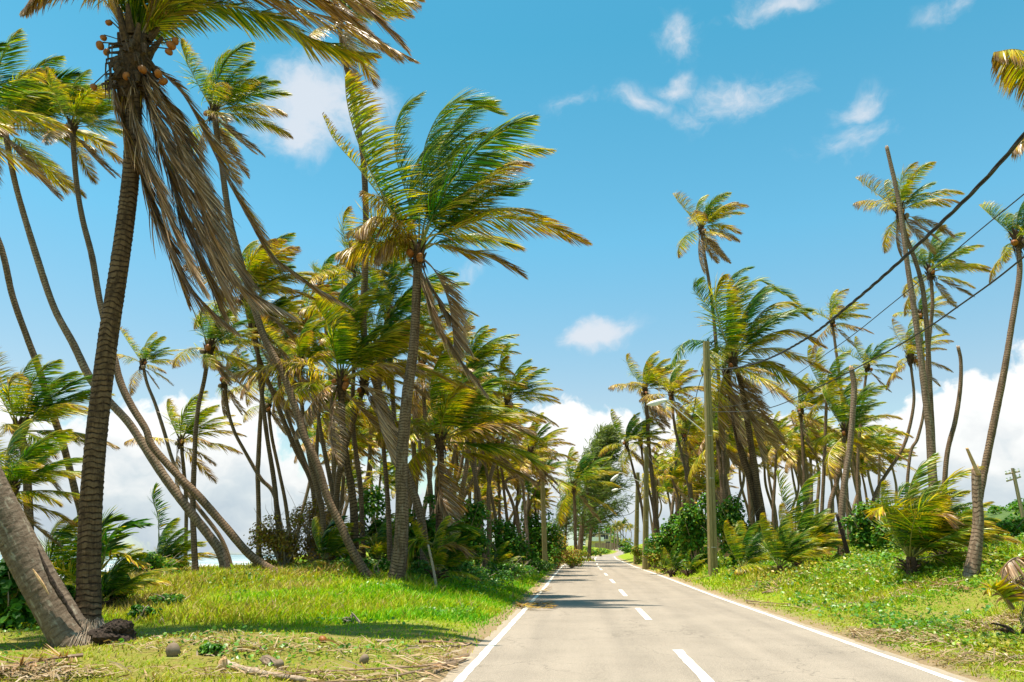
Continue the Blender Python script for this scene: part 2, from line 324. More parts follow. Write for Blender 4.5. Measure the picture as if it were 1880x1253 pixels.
wp = t.math('ABSOLUTE', t.math('SUBTRACT', t.math('ABSOLUTE', t.math('SUBTRACT', t.math('ABSOLUTE', s_), 1.6)), .75)); col = t.mix(t.mr(t.math('ADD', wp, t.math('MULTIPLY', a2, .35)), .1, .5, .22, 0, smooth=True), col, (.13, .112, .095, 1))
st = t.mr(t.noise(P_, 2.3, 6, .7), .60, .70, 0, .38); col = t.mix(st, col, (.20, .16, .12, 1))
wn = t.n('ShaderNodeTexVoronoi'); t.l(t.vm('ADD', P_, t.vm('SCALE', t.noise(P_, 2.0, 4, .6, col=True), sc=.9)), wn.inputs['Vector']); wn.inputs['Scale'].default_value = .42; wn.feature = 'DISTANCE_TO_EDGE'
cr = t.math('MULTIPLY', t.mr(wn.outputs['Distance'], .0, .009, .6, 0), t.mr(t.noise(P_, .35, 2), .44, .52, 0, 1)); col = t.mix(cr, col, (.10, .085, .07, 1))
finish(t, prin(t, col, .88, v, .55, .012, .25)); M['asphalt'] = m
def strip(name, s0, s1, Ys, dz, m, nS=2, jit=0, attr=True):
    sv = np.linspace(s0, s1, nS); a, b = np.meshgrid(sv, Ys)
    if jit: a = a+RG.normal(0, jit, a.shape)
    V = np.stack([a+rxc(b), b, rzc(b)+dz+0*a], -1).reshape(-1, 3); n, k = a.shape; ix = np.arange(n*k).reshape(n, k)
    return V, np.stack([ix[:-1, :-1], ix[:-1, 1:], ix[1:, 1:], ix[1:, :-1]], -1).reshape(-1, 4), a.ravel(), b.ravel()
Yr = np.concatenate([np.arange(-80, 0, 2), np.arange(0, 60, .25), np.arange(60, 420, 2)])
V, Q, a, b = strip('r', -HW-.04, HW+.04, Yr, 0, None, 9)
# ragged outer edge
ed = (np.abs(a) > HW); V[ed, 0] += np.sign(a[ed])*RG.uniform(-.01, .07, ed.sum())
tag(mk('road', V, Q, None, dict(s=a, y=b), [M['asphalt']], smooth=True), 'sun-bleached two-lane asphalt road', None, None, 'structure')
m, t = mat('road_paint'); g = t.n('ShaderNodeNewGeometry'); n = t.noise(g.outputs['Position'], 60, 5, .75); n2 = t.noise(g.outputs['Position'], 4, 4, .6)
wv = t.math('ADD', t.math('MULTIPLY', n, .6), t.math('MULTIPLY', n2, .4))
finish(t, prin(t, t.ramp(wv, [(.36, (.24, .20, .16)), (.44, (.58, .55, .49)), (.60, (.78, .76, .70))]), .7, n, .2, .01)); M['paint'] = m
Ye = np.concatenate([np.arange(-60, 60, .3), np.arange(60, 160, 2)])
V, Q, a, b = strip('e', -HW+.10, -HW+.22, Ye[Ye < 100], .004, None, 2, .006)
tag(mk('road_edge_line', V, Q, None, None, [M['paint']]), 'white painted line along the left road edge', None, None, 'structure')
V, Q, a, b = strip('e', HW-.22, HW-.10, Ye, .004, None, 2, .006)
tag(mk('road_edge_line', V, Q, None, None, [M['paint']]), 'white painted line along the right road edge', None, None, 'structure')
def yroad(py):
    Ys = np.linspace(6, 130, 6000); X = rxc(Ys); z = rzc(Ys)-CH; dpt = Ys*CT+z*ST; v = (-Ys*ST+z*CT)/dpt; p = 626.5-F*v
    return float(Ys[np.argmin(np.abs(p-py))])
acc = Acc()
for y0, y1 in [(1290, 1194), (1138.6, 1117), (1095, 1083), (1071, 1064), (1057, 1052.7), (1047, 1044), (1042, 1039.5), (1037, 1035), (1030, 1022)]:
    Y0, Y1 = yroad(y0), yroad(y1)
    if y0 > 1200: Y0 = Y1-3.0
    V, Q, a, b = strip('d', -.075, .075, np.linspace(Y0, Y1, 12), .005, None, 2, .004); acc.add(V, Q)
for Y0 in (-4.0, 2.0):
    V, Q, a, b = strip('d', -.075, .075, np.linspace(Y0, Y0+2.6, 5), .005, None); acc.add(V, Q)
tag(acc.build('road_centre_line', [M['paint']]), 'broken white centre line of the road', None, None, 'structure')

m, t = mat('sea_water'); g = t.n('ShaderNodeNewGeometry'); P_ = g.outputs['Position']
fp = t.vm('MULTIPLY', P_, (.012, .035, 1)); foam = t.noise(fp, 1.0, 8, .68, .4); fine = t.noise(t.vm('MULTIPLY', P_, (.15, .4, 1)), 1, 5, .7)
sp = t.n('ShaderNodeSeparateXYZ'); t.l(P_, sp.inputs[0]); near = t.mr(sp.outputs[1], 100, 1200, .07, -.05)
fm = t.mr(t.math('ADD', t.math('ADD', foam, near), t.math('MULTIPLY', t.math('SUBTRACT', fine, .5), .22)), .53, .60, 0, 1)
wcol = t.ramp(t.noise(fp, 2, 4), [(.3, (.10, .17, .19)), (.7, (.20, .28, .29))])
finish(t, prin(t, t.mix(fm, wcol, (.85, .87, .86, 1)), .35, t.math('ADD', fine, fm), .8, .6)); M['sea'] = m
acc = Acc(); gx = np.concatenate([[-9000, -3000, -1000], np.arange(-500, 100, 40), [3000, 9000]]); gy = np.concatenate([[-600, -200], np.arange(0, 700, 40), [1000, 3000, 9000, 14000]])
a, b = np.meshgrid(gx, gy); ix = np.arange(a.size).reshape(a.shape)
tag(mk('sea', np.stack([a, b, np.full(a.shape, -2.9)], -1).reshape(-1, 3), np.stack([ix[:-1, :-1], ix[:-1, 1:], ix[1:, 1:], ix[1:, :-1]], -1).reshape(-1, 4), None, None, [M['sea']]), 'grey-green sea with white breaking surf', None, None, 'structure')

# ------------------------------------------------------------------ palm parts
WIND = np.array([1.0, .12, .10]); WIND /= np.linalg.norm(WIND)
def leaf_rib(acc, path, rng, nl=60, seg=3, wl=.9, ww=.034, wind=.9, grav=.5, dry=.2, tip=.45, start=.2, rr=.03, vee=.35, drop=.06, clump=0., fold=1.):
    n = 26; P = resample(np.asarray(path), n); L = arclen(P)[-1]; T, U, B = frames(P, (0, 0, 1) if abs(norm(P[3]-P[0])[2]) < .93 else (-norm(P[3]-P[0])[0]-.5, 0, .2))
    tt = np.linspace(0, 1, n)
    dr = dry+tip*.5*np.clip((tt-.5)*2, 0, 1)
    tube(acc, P, rr*(1-tt)**.8*(1-.35*(tt > .12))+.004, 5, 1, cap=False, dry=dr, rnd=.5)
    t = np.linspace(start, .992, nl)+rng.normal(0, .004, nl); t = np.clip(t, start*.9, 1)
    sg = np.concatenate([np.ones(nl), -np.ones(nl)]); t = np.concatenate([t, t+rng.uniform(0, .008, nl)]); t = np.clip(t, 0, 1)
    keep = rng.random(len(t)) > drop; t = t[keep]; sg = sg[keep]; k = len(t)
    def it(A): return np.stack([np.interp(t, tt, A[:, i]) for i in range(3)], 1)
    p = it(P); Tt = norm(it(T)); Ut = norm(it(U)); Bt = norm(it(B))
    ang = np.radians(np.interp(t, [0, .3, .8, 1], [72, 62, 38, 16]))+rng.normal(0, .09, k)
    # slow variation so neighbouring leaflets bunch and part
    bn = np.sin(t*rng.uniform(18, 30)+rng.uniform(0, 6))*clump+np.sin(t*rng.uniform(45, 70)+sg)*clump*.6
    va = vee+bn+rng.normal(0, .12, k)
    ang = ang*fold
    d = norm(Tt*np.cos(ang)[:, None]+np.sin(ang)[:, None]*(sg[:, None]*Bt*np.cos(va)[:, None]+Ut*np.sin(va)[:, None]))
    d = norm(d+WIND*wind*.65*rng.uniform(.8, 1.15, (k, 1))+np.array([0, 0, -.35*grav])+rng.normal(0, .05, (k, 3)))
    ln = wl*np.interp(t, [0, .2, .3, .5, .75, .9, 1], [.35, .78, .95, 1, .88, .58, .24])*rng.uniform(.85, 1.08, k)
    rows = []; h = rng.normal(0, .07, (k, 3)); cur = p.copy(); pts = [cur.copy()]; ds = [d.copy()]
    for s in range(seg):
        f = (s+1)/seg
        d = norm(d+(WIND*wind*rng.uniform(.75, 1.2, (k, 1))+np.array([0, 0, -grav])*rng.uniform(.7, 1.25, (k, 1))+h)*f*(.62/seg)*1.15)
        cur = cur+d*(ln/seg)[:, None]; pts.append(cur.copy()); ds.append(d.copy())
    wv0 = norm(Tt-d*0); tw = rng.normal(0, .35, k)
    prof = np.interp(np.linspace(0, 1, seg+1), [0, .15, .55, .85, 1], [.55, 1, .9, .5, .08])
    nv = 2*seg+1; V = np.zeros((k, nv, 3)); rn = np.zeros((k, nv)); dv = np.zeros((k, nv)); r0 = rng.random(k)
    dl = dry+rng.normal(0, .09, k)+np.where(rng.random(k) < .07, .25, 0)
    for s in range(seg+1):
        dd_ = ds[s]; wv = Tt-dd_*np.sum(Tt*dd_, 1)[:, None]; wv = norm(wv); bn_ = np.cross(dd_, wv); wv = wv*np.cos(tw)[:, None]+bn_*np.sin(tw)[:, None]
        hw = ww*.5*prof[s]
        dvs = dl+tip*(.45*np.clip((t-.35)/.65, 0, 1)+.65*max(0, (s/seg-.45)/.55))
        if s < seg: V[:, 2*s] = pts[s]-wv*hw; V[:, 2*s+1] = pts[s]+wv*hw; rn[:, 2*s] = rn[:, 2*s+1] = r0; dv[:, 2*s] = dv[:, 2*s+1] = dvs
        else: V[:, 2*s] = pts[s]; rn[:, 2*s] = r0; dv[:, 2*s] = dvs
    b = np.arange(k)[:, None]*nv
    Q = np.concatenate([b+np.array([[2*s, 2*s+1, 2*s+3, 2*s+2]]) for s in range(seg-1)], 0) if seg > 1 else None
    T_ = b+np.array([[2*seg-2, 2*seg-1, 2*seg]])
    acc.add(V.reshape(-1, 3), Q, T_, 0, tv=np.zeros((k*nv, 3)), dry=np.clip(dv.ravel(), 0, 1), rnd=rn.ravel())
def auto_path(az, e, L, g, wnd, bias=.3, n=16, rng=None, curl=0.):
    d = np.array([cos(az)*cos(e), sin(az)*cos(e), sin(e)])+WIND*bias; d /= np.linalg.norm(d); p = np.zeros(3); out = [p.copy()]
    side = np.array([-d[1], d[0], 0])
    for i in range(n):
        t = (i+1)/n; d = d+(np.array([0, 0, -g])*t+WIND*wnd*t+side*curl)/n; d /= np.linalg.norm(d); p = p+d*L/n; out.append(p.copy())
    return np.array(out)
# frond library: (class, azimuth bin) -> mesh; all swept by the same wind
NB = 12
CL = dict(spear=dict(e=80, L=.85, g=.7, w=1.6, dry=.05, tip=.25, wind=.9, grav=.3), high=dict(e=62, L=1, g=1.2, w=1.9, dry=.10, tip=.42, wind=1.1, grav=.55),
          mid=dict(e=38, L=1.02, g=1.7, w=1.5, dry=.22, tip=.55, wind=1.0, grav=.95), low=dict(e=10, L=1, g=1.7, w=1.2, dry=.33, tip=.52, wind=.8, grav=1.3),
          droop=dict(e=-22, L=.95, g=1.5, w=1.1, dry=.44, tip=.45, wind=.7, grav=1.2), dead=dict(e=-62, L=.9, g=1.0, w=1.3, dry=.88, tip=.1, wind=1.0, grav=1.3))
LIB = {}
def lib(cl, b, lod, gold=0):
    k = (cl, b, lod, gold)
    if k not in LIB:
        rng = np.random.default_rng(abs(hash((list(CL).index(cl), b, lod, gold))) % 99999); c = CL[cl]; acc = Acc(); nl, sg, ww = {0: (125, 4, .033), 1: (78, 3, .045), 2: (32, 2, .09)}[lod]
        az = (b+.5)*2*pi/NB+rng.normal(0, .08)
        path = auto_path(az, R(c['e']+rng.normal(0, 5)), 4.0*c['L'], c['g']*rng.uniform(.8, 1.2), c['w']*rng.uniform(.8, 1.2), rng=rng, curl=rng.normal(0, .15))
        if lod == 2: path = path[::2]
        leaf_rib(acc, path, rng, nl, sg, 1.15 if cl != 'dead' else 1.0, ww, c['wind'], c['grav'], c['dry']+(.14 if gold and cl != 'dead' else 0), c['tip'], .16, .032, .25, .12 if cl == 'dead' else .05, .15)
        LIB[k] = acc.build('frond_'+cl, [M['leaf'], M['stem']], link=False)
    return LIB[k]
def add_fronds(root, C, R_, n, seed, lod=1, dead=3, young=0, skip=None, gold=None):
    rng = random.Random(seed); gold = int(rng.random() < .5) if gold is None else gold
    az = rng.uniform(0, 6.3)
    seq = []
    for i in range(n):
        q = (i+.5)/n; cl = 'spear' if q < .14 else 'high' if q < .40 else 'mid' if q < .66 else 'low' if q < .87 else 'droop'
        if young: cl = 'spear' if q < .25 else 'high' if q < .6 else 'mid' if q < .9 else 'low'
        seq.append(cl)
    seq += ['dead']*dead
    for i, cl in enumerate(seq):
        az += 2.399+rng.uniform(-.3, .3)
        if cl == 'dead' and rng.random() < .6: az = rng.uniform(-1.2, 1.2)
        a = az % (2*pi); b = int(a/(2*pi)*NB) % NB
        if skip and skip(a, cl): continue
        o = ob('frond', lib(cl, b, lod, gold if cl in ('high', 'mid', 'low', 'droop') and rng.random() < .8 else 0), root, tuple(C+np.array([cos(a)*.08, sin(a)*.08, -.25 if cl in ('droop', 'dead') else 0 if cl == 'low' else .1])*R_/3))
        s = R_/4*rng.uniform(.85, 1.12); o.scale = (s, s, s); o.rotation_euler = (rng.uniform(-.08, .08), rng.uniform(-.08, .08), rng.uniform(-.2, .2))
def heart(root, C, r, seed, nuts=0, dark=True, Rf=3.5):
    rng = np.random.default_rng(seed); acc = Acc(); k = 16; h = r*5.5
    for i in range(14):      # clasping leaf bases
        a = i*2.4; z0 = -h*.45+h*.05*i; b = np.array([cos(a), sin(a), 0]); P = np.array([b*r*.5+[0, 0, z0], b*r*1.15+[0, 0, z0+h*.25], b*r*1.9+[0, 0, z0+h*.55]])
        tube(acc, spline(P, 6)+C, np.linspace(r*.62, r*.16, 6), 6, 0)
    P = np.array([[0, 0, -h*.6], [0, 0, -h*.2], [0, 0, h*.2], [0, 0, h*.6]])+C; tube(acc, P, [r*.7, r*1.25, r*1.1, r*.35], 10, 0)
    for i in range(26):      # ragged hanging fibres
        a = rng.uniform(0, 6.3); b = np.array([cos(a), sin(a), 0])*r; P = np.array([b+[0, 0, -h*.1], b*1.5+[0, 0, -h*rng.uniform(.3, .6)], b*rng.uniform(1.1, 1.8)+WIND*r*rng.uniform(0, 1.4)+[0, 0, -h*rng.uniform(.7, 1.3)]])+C
        tube(acc, P, [r*.14, r*.1, r*.02], 3, 0, cap=False)
    acc.build('crown_base', [M['fibre']], root)
    for i in range(nuts):
        a = rng.uniform(0, 6.3) if nuts > 3 else -pi/2+rng.uniform(-1.2, 1.2); p = C+np.array([cos(a)*r*2.0, sin(a)*r*2.0, rng.uniform(-.9, .2)*r*3]); nut('coconut', p, rng.uniform(.085, .12), M['nut'] if i % 3 else M['nutold'], root, rng)
def nut(name, p, r, m, parent, rng, el=1.25):
    acc = Acc(); n = 9; ph = np.linspace(0, pi, n); prof = np.sin(ph)**.8; P = np.stack([np.zeros(n), np.zeros(n), -np.cos(ph)*r*el], 1); ax = norm(rng.normal(0, 1, 3)+np.array([0, 0, 1.2])); ax2 = norm(np.cross(ax, [1, .3, .1])); ax3 = np.cross(ax, ax2)
    a = np.linspace(0, 2*pi, 10, endpoint=False); V = (ax[None, None]*P[:, 2][:, None, None]+(ax2*np.cos(a)[None, :, None]+ax3*np.sin(a)[None, :, None])*(np.maximum(prof, .02)*r)[:, None, None]*(1+.06*np.cos(3*a))[None, :, None]).reshape(-1, 3)
    i = np.arange(n-1)[:, None]*10; j = np.arange(10)[None]; kk = (j+1) % 10; Q = np.stack([i+j, i+kk, i+10+kk, i+10+j], -1).reshape(-1, 4)
    return mk(name, V, Q, None, None, [m], parent=parent, loc=tuple(p), smooth=True)
def trunk(root, base, P, r0, r1, m, hero=False, name='trunk', jag=False, seed=0, flare=.35):
    rng = np.random.default_rng(seed+5); P = np.asarray(P)[::-1]   # bottom -> top
    L = arclen(P)[-1]; n = int(L/.025) if hero else max(24, int(L/.12)); sides = 28 if hero else 10
    Q = spline(P, n); h = arclen(Q); tt = h/L
    r = r0+(r1-r0)*tt+(r0*flare)*np.exp(-h/.45)
    if hero:
        a = np.linspace(0, 2*pi, sides, endpoint=False); wob = np.cumsum(rng.normal(0, .12, n))[:, None]; ph = h[:, None]*9.5+wob+.13*np.sin(a+h[:, None]*.7)+.08*np.sin(2*a+h[:, None]*1.3)+.04*np.sin(7*a+h[:, None]*3); saw = ph-np.floor(ph)
        rr = r[:, None]*(1+hero*(saw**2-.33)*(1+.5*np.sin(3*a+h[:, None]*5))+.02*np.sin(3*a+h[:, None]*1.5)+rng.normal(0, .006, (n, sides)))
        acc = Acc(); tube(acc, Q, rr, sides, 0)
    else:
        acc = Acc(); tube(acc, Q, r*(1+rng.normal(0, .018, n)+.04*np.sin(h*1.3+seed)), sides, 0)
    if jag:
        for i in range(5):
            a = i*1.26; b = Q[-1]+np.array([cos(a), sin(a), 0])*r[-1]*.6; tube(acc, [b-[0, 0, .15], b+[0, 0, rng.uniform(.3, 1.3)*r[-1]]], [r[-1]*.5, .01], 4, 1)
    d = acc.data(); d['V'] = d['V']-np.array(base)
    return mk(name, d['V'], d['Q'], d['T'], d['attrs'], [m, M['pith']], d['qm'], d['tm'], root, None, smooth=True)
def px_path(pts, Yt, Yb, fix_base=True):
    n = len(pts); ys_ = [p[1] for p in pts]; out = []
    for i, (x, y) in enumerate(pts):
        f = (y-ys_[0])/(ys_[-1]-ys_[0]) if n > 1 else 0; out.append(W(x, y, Yt+(Yb-Yt)*f))
    if fix_base:
        out[-1][2] = gz(out[-1][0], out[-1][1])-.08
    return np.array(out)
def palm(label, pts, Yt, Yb, wt, wb, Rpx, n=17, dead=3, lod=1, seed=None, m='trunk', hero=False, fronds=(), nuts=2, group=None, auto=True, name='coconut_palm', skip=None, flare=.35, gold=None):
    seed = seed if seed is not None else abs(int(pts[0][0]*7+pts[0][1])); P = px_path(pts, Yt, Yb); base = P[-1].copy(); base[2] += .08
    root = thing(name, label, 'palm tree', tuple(base), group)
    sc = lambda Y: Y*1.04/F
    wt *= .76; wb *= .75; dead = max(1, dead-1) if dead else 0
    trunk(root, base, P, wb*sc(Yb)/2, wt*sc(Yt)/2, M[m], hero, seed=seed, flare=flare)
    C = P[0]-base; r = max(.11, wt*sc(Yt)/2)*1.05
    heart(root, C, r, seed, nuts)
    Rw = Rpx*sc(Yt)
    if auto: add_fronds(root, C, Rw, n, seed, lod, dead, skip=skip, gold=gold)
    rng = np.random.default_rng(seed)
    for fr in fronds:
        pp, dy, dry, tip = fr[:4]; o = dict(wind=1.0, grav=.7, wl=1.2, nl=150, seg=4, ww=.033, clump=.18, vee=.2, rr=.036, start=.18); o.update(fr[4] if len(fr) > 4 else {})
        q = np.array([W(x, y, Yt+dy*(i/(len(pp)-1))) for i, (x, y) in enumerate(pp)])-base
        if o.pop('free', 0) == 0: q[0] = C+(q[0]-C)*.3
        acc = Acc(); leaf_rib(acc, spline(q, 26), rng, dry=dry, tip=tip, **o); acc.build('frond', [M['leaf'], M['stem']], root)
    return root, base, C

# ------------------------------------------------------------------ foreground palms
XF = lambda pts, dy, dry=.92, **k: (pts, dy, dry, .06, dd(**k))
Hd = dict(wl=1.45, nl=270, seg=7, ww=.026, grav=.9, wind=.5, clump=.22, rr=.028, start=.06, fold=.5, drop=.03)
def dd(**k): a = dict(Hd); a.update(k); return a
A_fr = [
 ([(240,110),(208,168),(240,260),(278,380),(315,470),(360,545),(425,600)], -.5, .90, .08, dd()),
 ([(255,110),(300,200),(335,290),(365,370),(400,470),(440,525),(530,575)], -.8, .95, .05, dd()),
 ([(262,100),(330,165),(378,250),(412,320),(455,400),(490,460),(550,510),(640,562)], .1, .84, .05, dd(wl=.95)),
 ([(250,120),(275,210),(300,290),(335,400),(372,490),(405,570)], .3, .86, .08, dd()),
 ([(262,110),(310,200),(350,300),(385,400),(420,470),(470,560)], .6, .80, .1, dd()),
 ([(245,110),(225,200),(262,330),(300,430),(345,560)], -.2, .82, .1, dd(wl=.8)),
 ([(262,60),(340,12),(420,12),(515,38),(560,68),(640,92),(690,98)], .6, .30, .35, dd(grav=1.3, wl=.95, ww=.036, fold=.9)),
 ([(262,50),(320,-30),(450,-15),(560,20),(650,55),(757,108)], -.8, .74, .15, dd(grav=1.1, wl=1.0, fold=.7)),
 ([(262,50),(340,-80),(500,-60),(620,-20),(700,40),(742,88)], -.2, .72, .15, dd(grav=1.0)),
 ([(262,50),(380,-60),(480,-40),(590,0),(690,70)], .5, .66, .25, dd(grav=.9)),
 ([(240,70),(190,0),(130,-30),(80,-20),(40,20)], -.3, .62, .3, dd(grav=1.1, wl=.8)),
 ([(240,60),(170,-60),(100,-90),(30,-70)], .8, .35, .4, dd(grav=.9)),
 ([(250,50),(235,-60),(270,-160),(340,-220)], .4, .2, .4, dd(grav=.3)),
 ([(250,50),(255,-60),(320,-150),(450,-180)], -.6, .25, .4, dd(grav=.4)),
 ([(250,50),(290,-50),(400,-140),(560,-160)], .8, .2, .4, dd(grav=.4)),
 ([(250,50),(210,-60),(190,-160),(230,-250)], -.8, .15, .4, dd(grav=.3)),
 ([(255,60),(330,-20),(430,-70),(600,-90)], -1.0, .4, .4, dd(grav=.6)),
 ([(255,60),(300,-20),(380,-60),(480,-60)], 1.2, .4, .4, dd(grav=.6)),
 XF([(250,120),(285,220),(320,310),(352,400),(385,480),(420,560)], -.6, .99), XF([(250,110),(245,210),(285,340),(325,440),(370,530)], -.8, .95),
]
rA, bA, cA = palm('big coconut palm, dark ringed trunk and long dead fronds, left foreground', [(248,95),(246,200),(240,320),(222,470),(196,640),(178,790),(168,920),(163,1040),(163,1182)], 13.8, 13.6, 38, 50, 300, fronds=A_fr, auto=False, hero=.06, m='trunkdark', nuts=0, flare=.1)
rngA = np.random.default_rng(3)
acc = Acc(); C = cA; tube(acc, np.array([[0, 0, -1.25], [0, 0, -.9], [0, 0, -.3], [0, 0, .2], [0, 0, .5]])+C, [.17, .27, .33, .27, .1], 12, 0)
for i in range(26):     # stout leaf stalks and sheath scraps around the crown
    a = rngA.uniform(0, 6.3); z0 = rngA.uniform(-1.0, .35); b = np.array([cos(a), sin(a), 0]); up = .45+z0*.25
    P = np.array([b*.24+[0, 0, z0], b*.38+[0, 0, z0+.35*up+.05], b*.5+[0, 0, z0+.5*up-.02+(.3 if z0 > -.2 else -.25)]])+C
    tube(acc, spline(P, 7), np.linspace(.11, .035, 7), 6, 0)
for i in range(50):
    a = rngA.uniform(0, 6.3); b = np.array([cos(a), sin(a), 0])*.30; z = rngA.uniform(-1.2, .1)
    P = np.array([b+[0, 0, z], b*1.7+[0, 0, z-.12], b*2.0+WIND*.15+[0, 0, z-rngA.uniform(.25, .7)]])+C
    tube(acc, P, [.035, .022, .004], 4, 0, cap=False)
acc.build('leaf_sheath', [M['fibre']], rA)
for (x, y, d) in [(200, 42, -.25), (184, 84, -.1), (196, 96, -.05), (190, 70, .05), (232, 140, -.32), (291, 136, -.32), (314, 84, -.2), (322, 76, -.1), (310, 96, -.15), (172, 160, -.1), (262, 128, -.3), (240, 118, .1), (300, 150, -.1)]:
    p = W(x, y, 13.7+d)-bA; nut('coconut', p, rngA.uniform(.065, .09), M['nut'], rA, rngA)
    acc = Acc(); tube(acc, spline([p+[0, 0, .08], (p+C)/2+[0, 0, .12], C+[0, 0, .05]], 6), .014, 4, 0); acc.build('nut_stalk', [M['fibre']], rA)
# leaning thick trunk sharing the root mass
P = np.array([W(-760, -260, 9.0), W(-420, 180, 11.0), W(-180, 560, 12.4), W(-40, 850, 13.0), W(15, 960, 13.2), W(75, 1075, 13.3), W(125, 1160, 13.35), W(152, 1225, 13.35)])
P[-1][2] = gz(P[-1][0], P[-1][1])-.15; bL = P[-1].copy(); bL[2] += .15
rL = thing('coconut_palm', 'thick grey leaning palm with a split scarred trunk at the lower left corner', 'palm tree', tuple(bL))
trunk(rL, bL, P, .295, .19, M['trunkold'], .012, seed=4, flare=.22); heart(rL, P[0]-bL, .2, 4); add_fronds(rL, P[0]-bL, 4.2, 14, 4, 1, 2)
acc = Acc()                                          # dark split in the bark and a pale splinter
q = [W(60, 1010, 12.98), W(72, 1040, 12.96), W(88, 1075, 12.98), W(110, 1110, 13.02), W(130, 1142, 13.05), W(143, 1160, 13.1)]
qq = spline(q, 40)-bL; rr = .006+.03*np.sin(np.linspace(0, pi, 40))*(1+.15*np.sin(np.arange(40)*.9)+.12*np.random.default_rng(2).normal(0, 1, 40)); tube(acc, qq+[.06, .03, .03], rr, 7, 0, cap=True)
acc.build('bark_split', [M['root']], rL)
acc = Acc(); q = spline([W(60, 1045, 12.93), W(78, 1072, 12.94), W(90, 1092, 12.98)], 12)-bL; tube(acc, q, .02*np.sin(np.linspace(.2, 3.0, 12))+.004, 6, 0); acc.build('bark_splinter', [M['pith']], rL)
acc = Acc(); rg = np.random.default_rng(9)           # fibrous root flare
for i in range(460):
    a = rg.uniform(0, 2*pi); b = np.array([cos(a), sin(a)*.8, 0]); r = rg.uniform(.28, .52)
    p0 = b*.20+[0, 0, rg.uniform(.1, .38)]; p1 = b*r*.65+[0, 0, rg.uniform(.02, .16)]; p2 = b*r+[0, 0, -.02]; p1 = p1+rg.normal(0, .02, 3)
    tube(acc, spline([p0, p1, p2], 6), np.linspace(.010, .004, 6), 4, 0, cap=False)
acc.build('root_flare', [M['wood']], rL)
# dark root ball
pb = W(205, 1205, 13.0); pb[2] = gz(pb[0], pb[1])
def lump(name, m, c, rad, seed, amp=.25, n=26, parent=None, flat=1.):
    rg = np.random.default_rng(seed); th = np.linspace(0, pi, n); ph = np.linspace(0, 2*pi, 2*n, endpoint=False); A_, B_ = np.meshgrid(th, ph, indexing='ij')
    d = np.stack([np.sin(A_)*np.cos(B_), np.sin(A_)*np.sin(B_), np.cos(A_)], -1); k = np.zeros(A_.shape)
    for o in range(16):
        v = rg.normal(0, 1, 3)*(2+o*.7); k += np.sin(d@v+rg.uniform(0, 6))/(1+o*.35)
    r = 1+amp*k/3+rg.normal(0, amp*.12, k.shape); V = (d*r[..., None]*np.array(rad)).reshape(-1, 3); ix = np.arange(A_.size).reshape(A_.shape); nx = np.roll(ix, -1, 1)
    Q = np.stack([ix[:-1], nx[:-1], nx[1:], ix[1:]], -1).reshape(-1, 4); return mk(name, V, Q, None, None, [m], parent=parent, loc=tuple(c), smooth=False)
o = lump('root_ball', M['root'], (0, 0, 0), (.30, .30, .22), 3, .30, 34); o.location = tuple(pb+[0, 0, .1]); tag(o, 'black lumpy root mass bulging at the foot of the big dark palm', 'root mass')

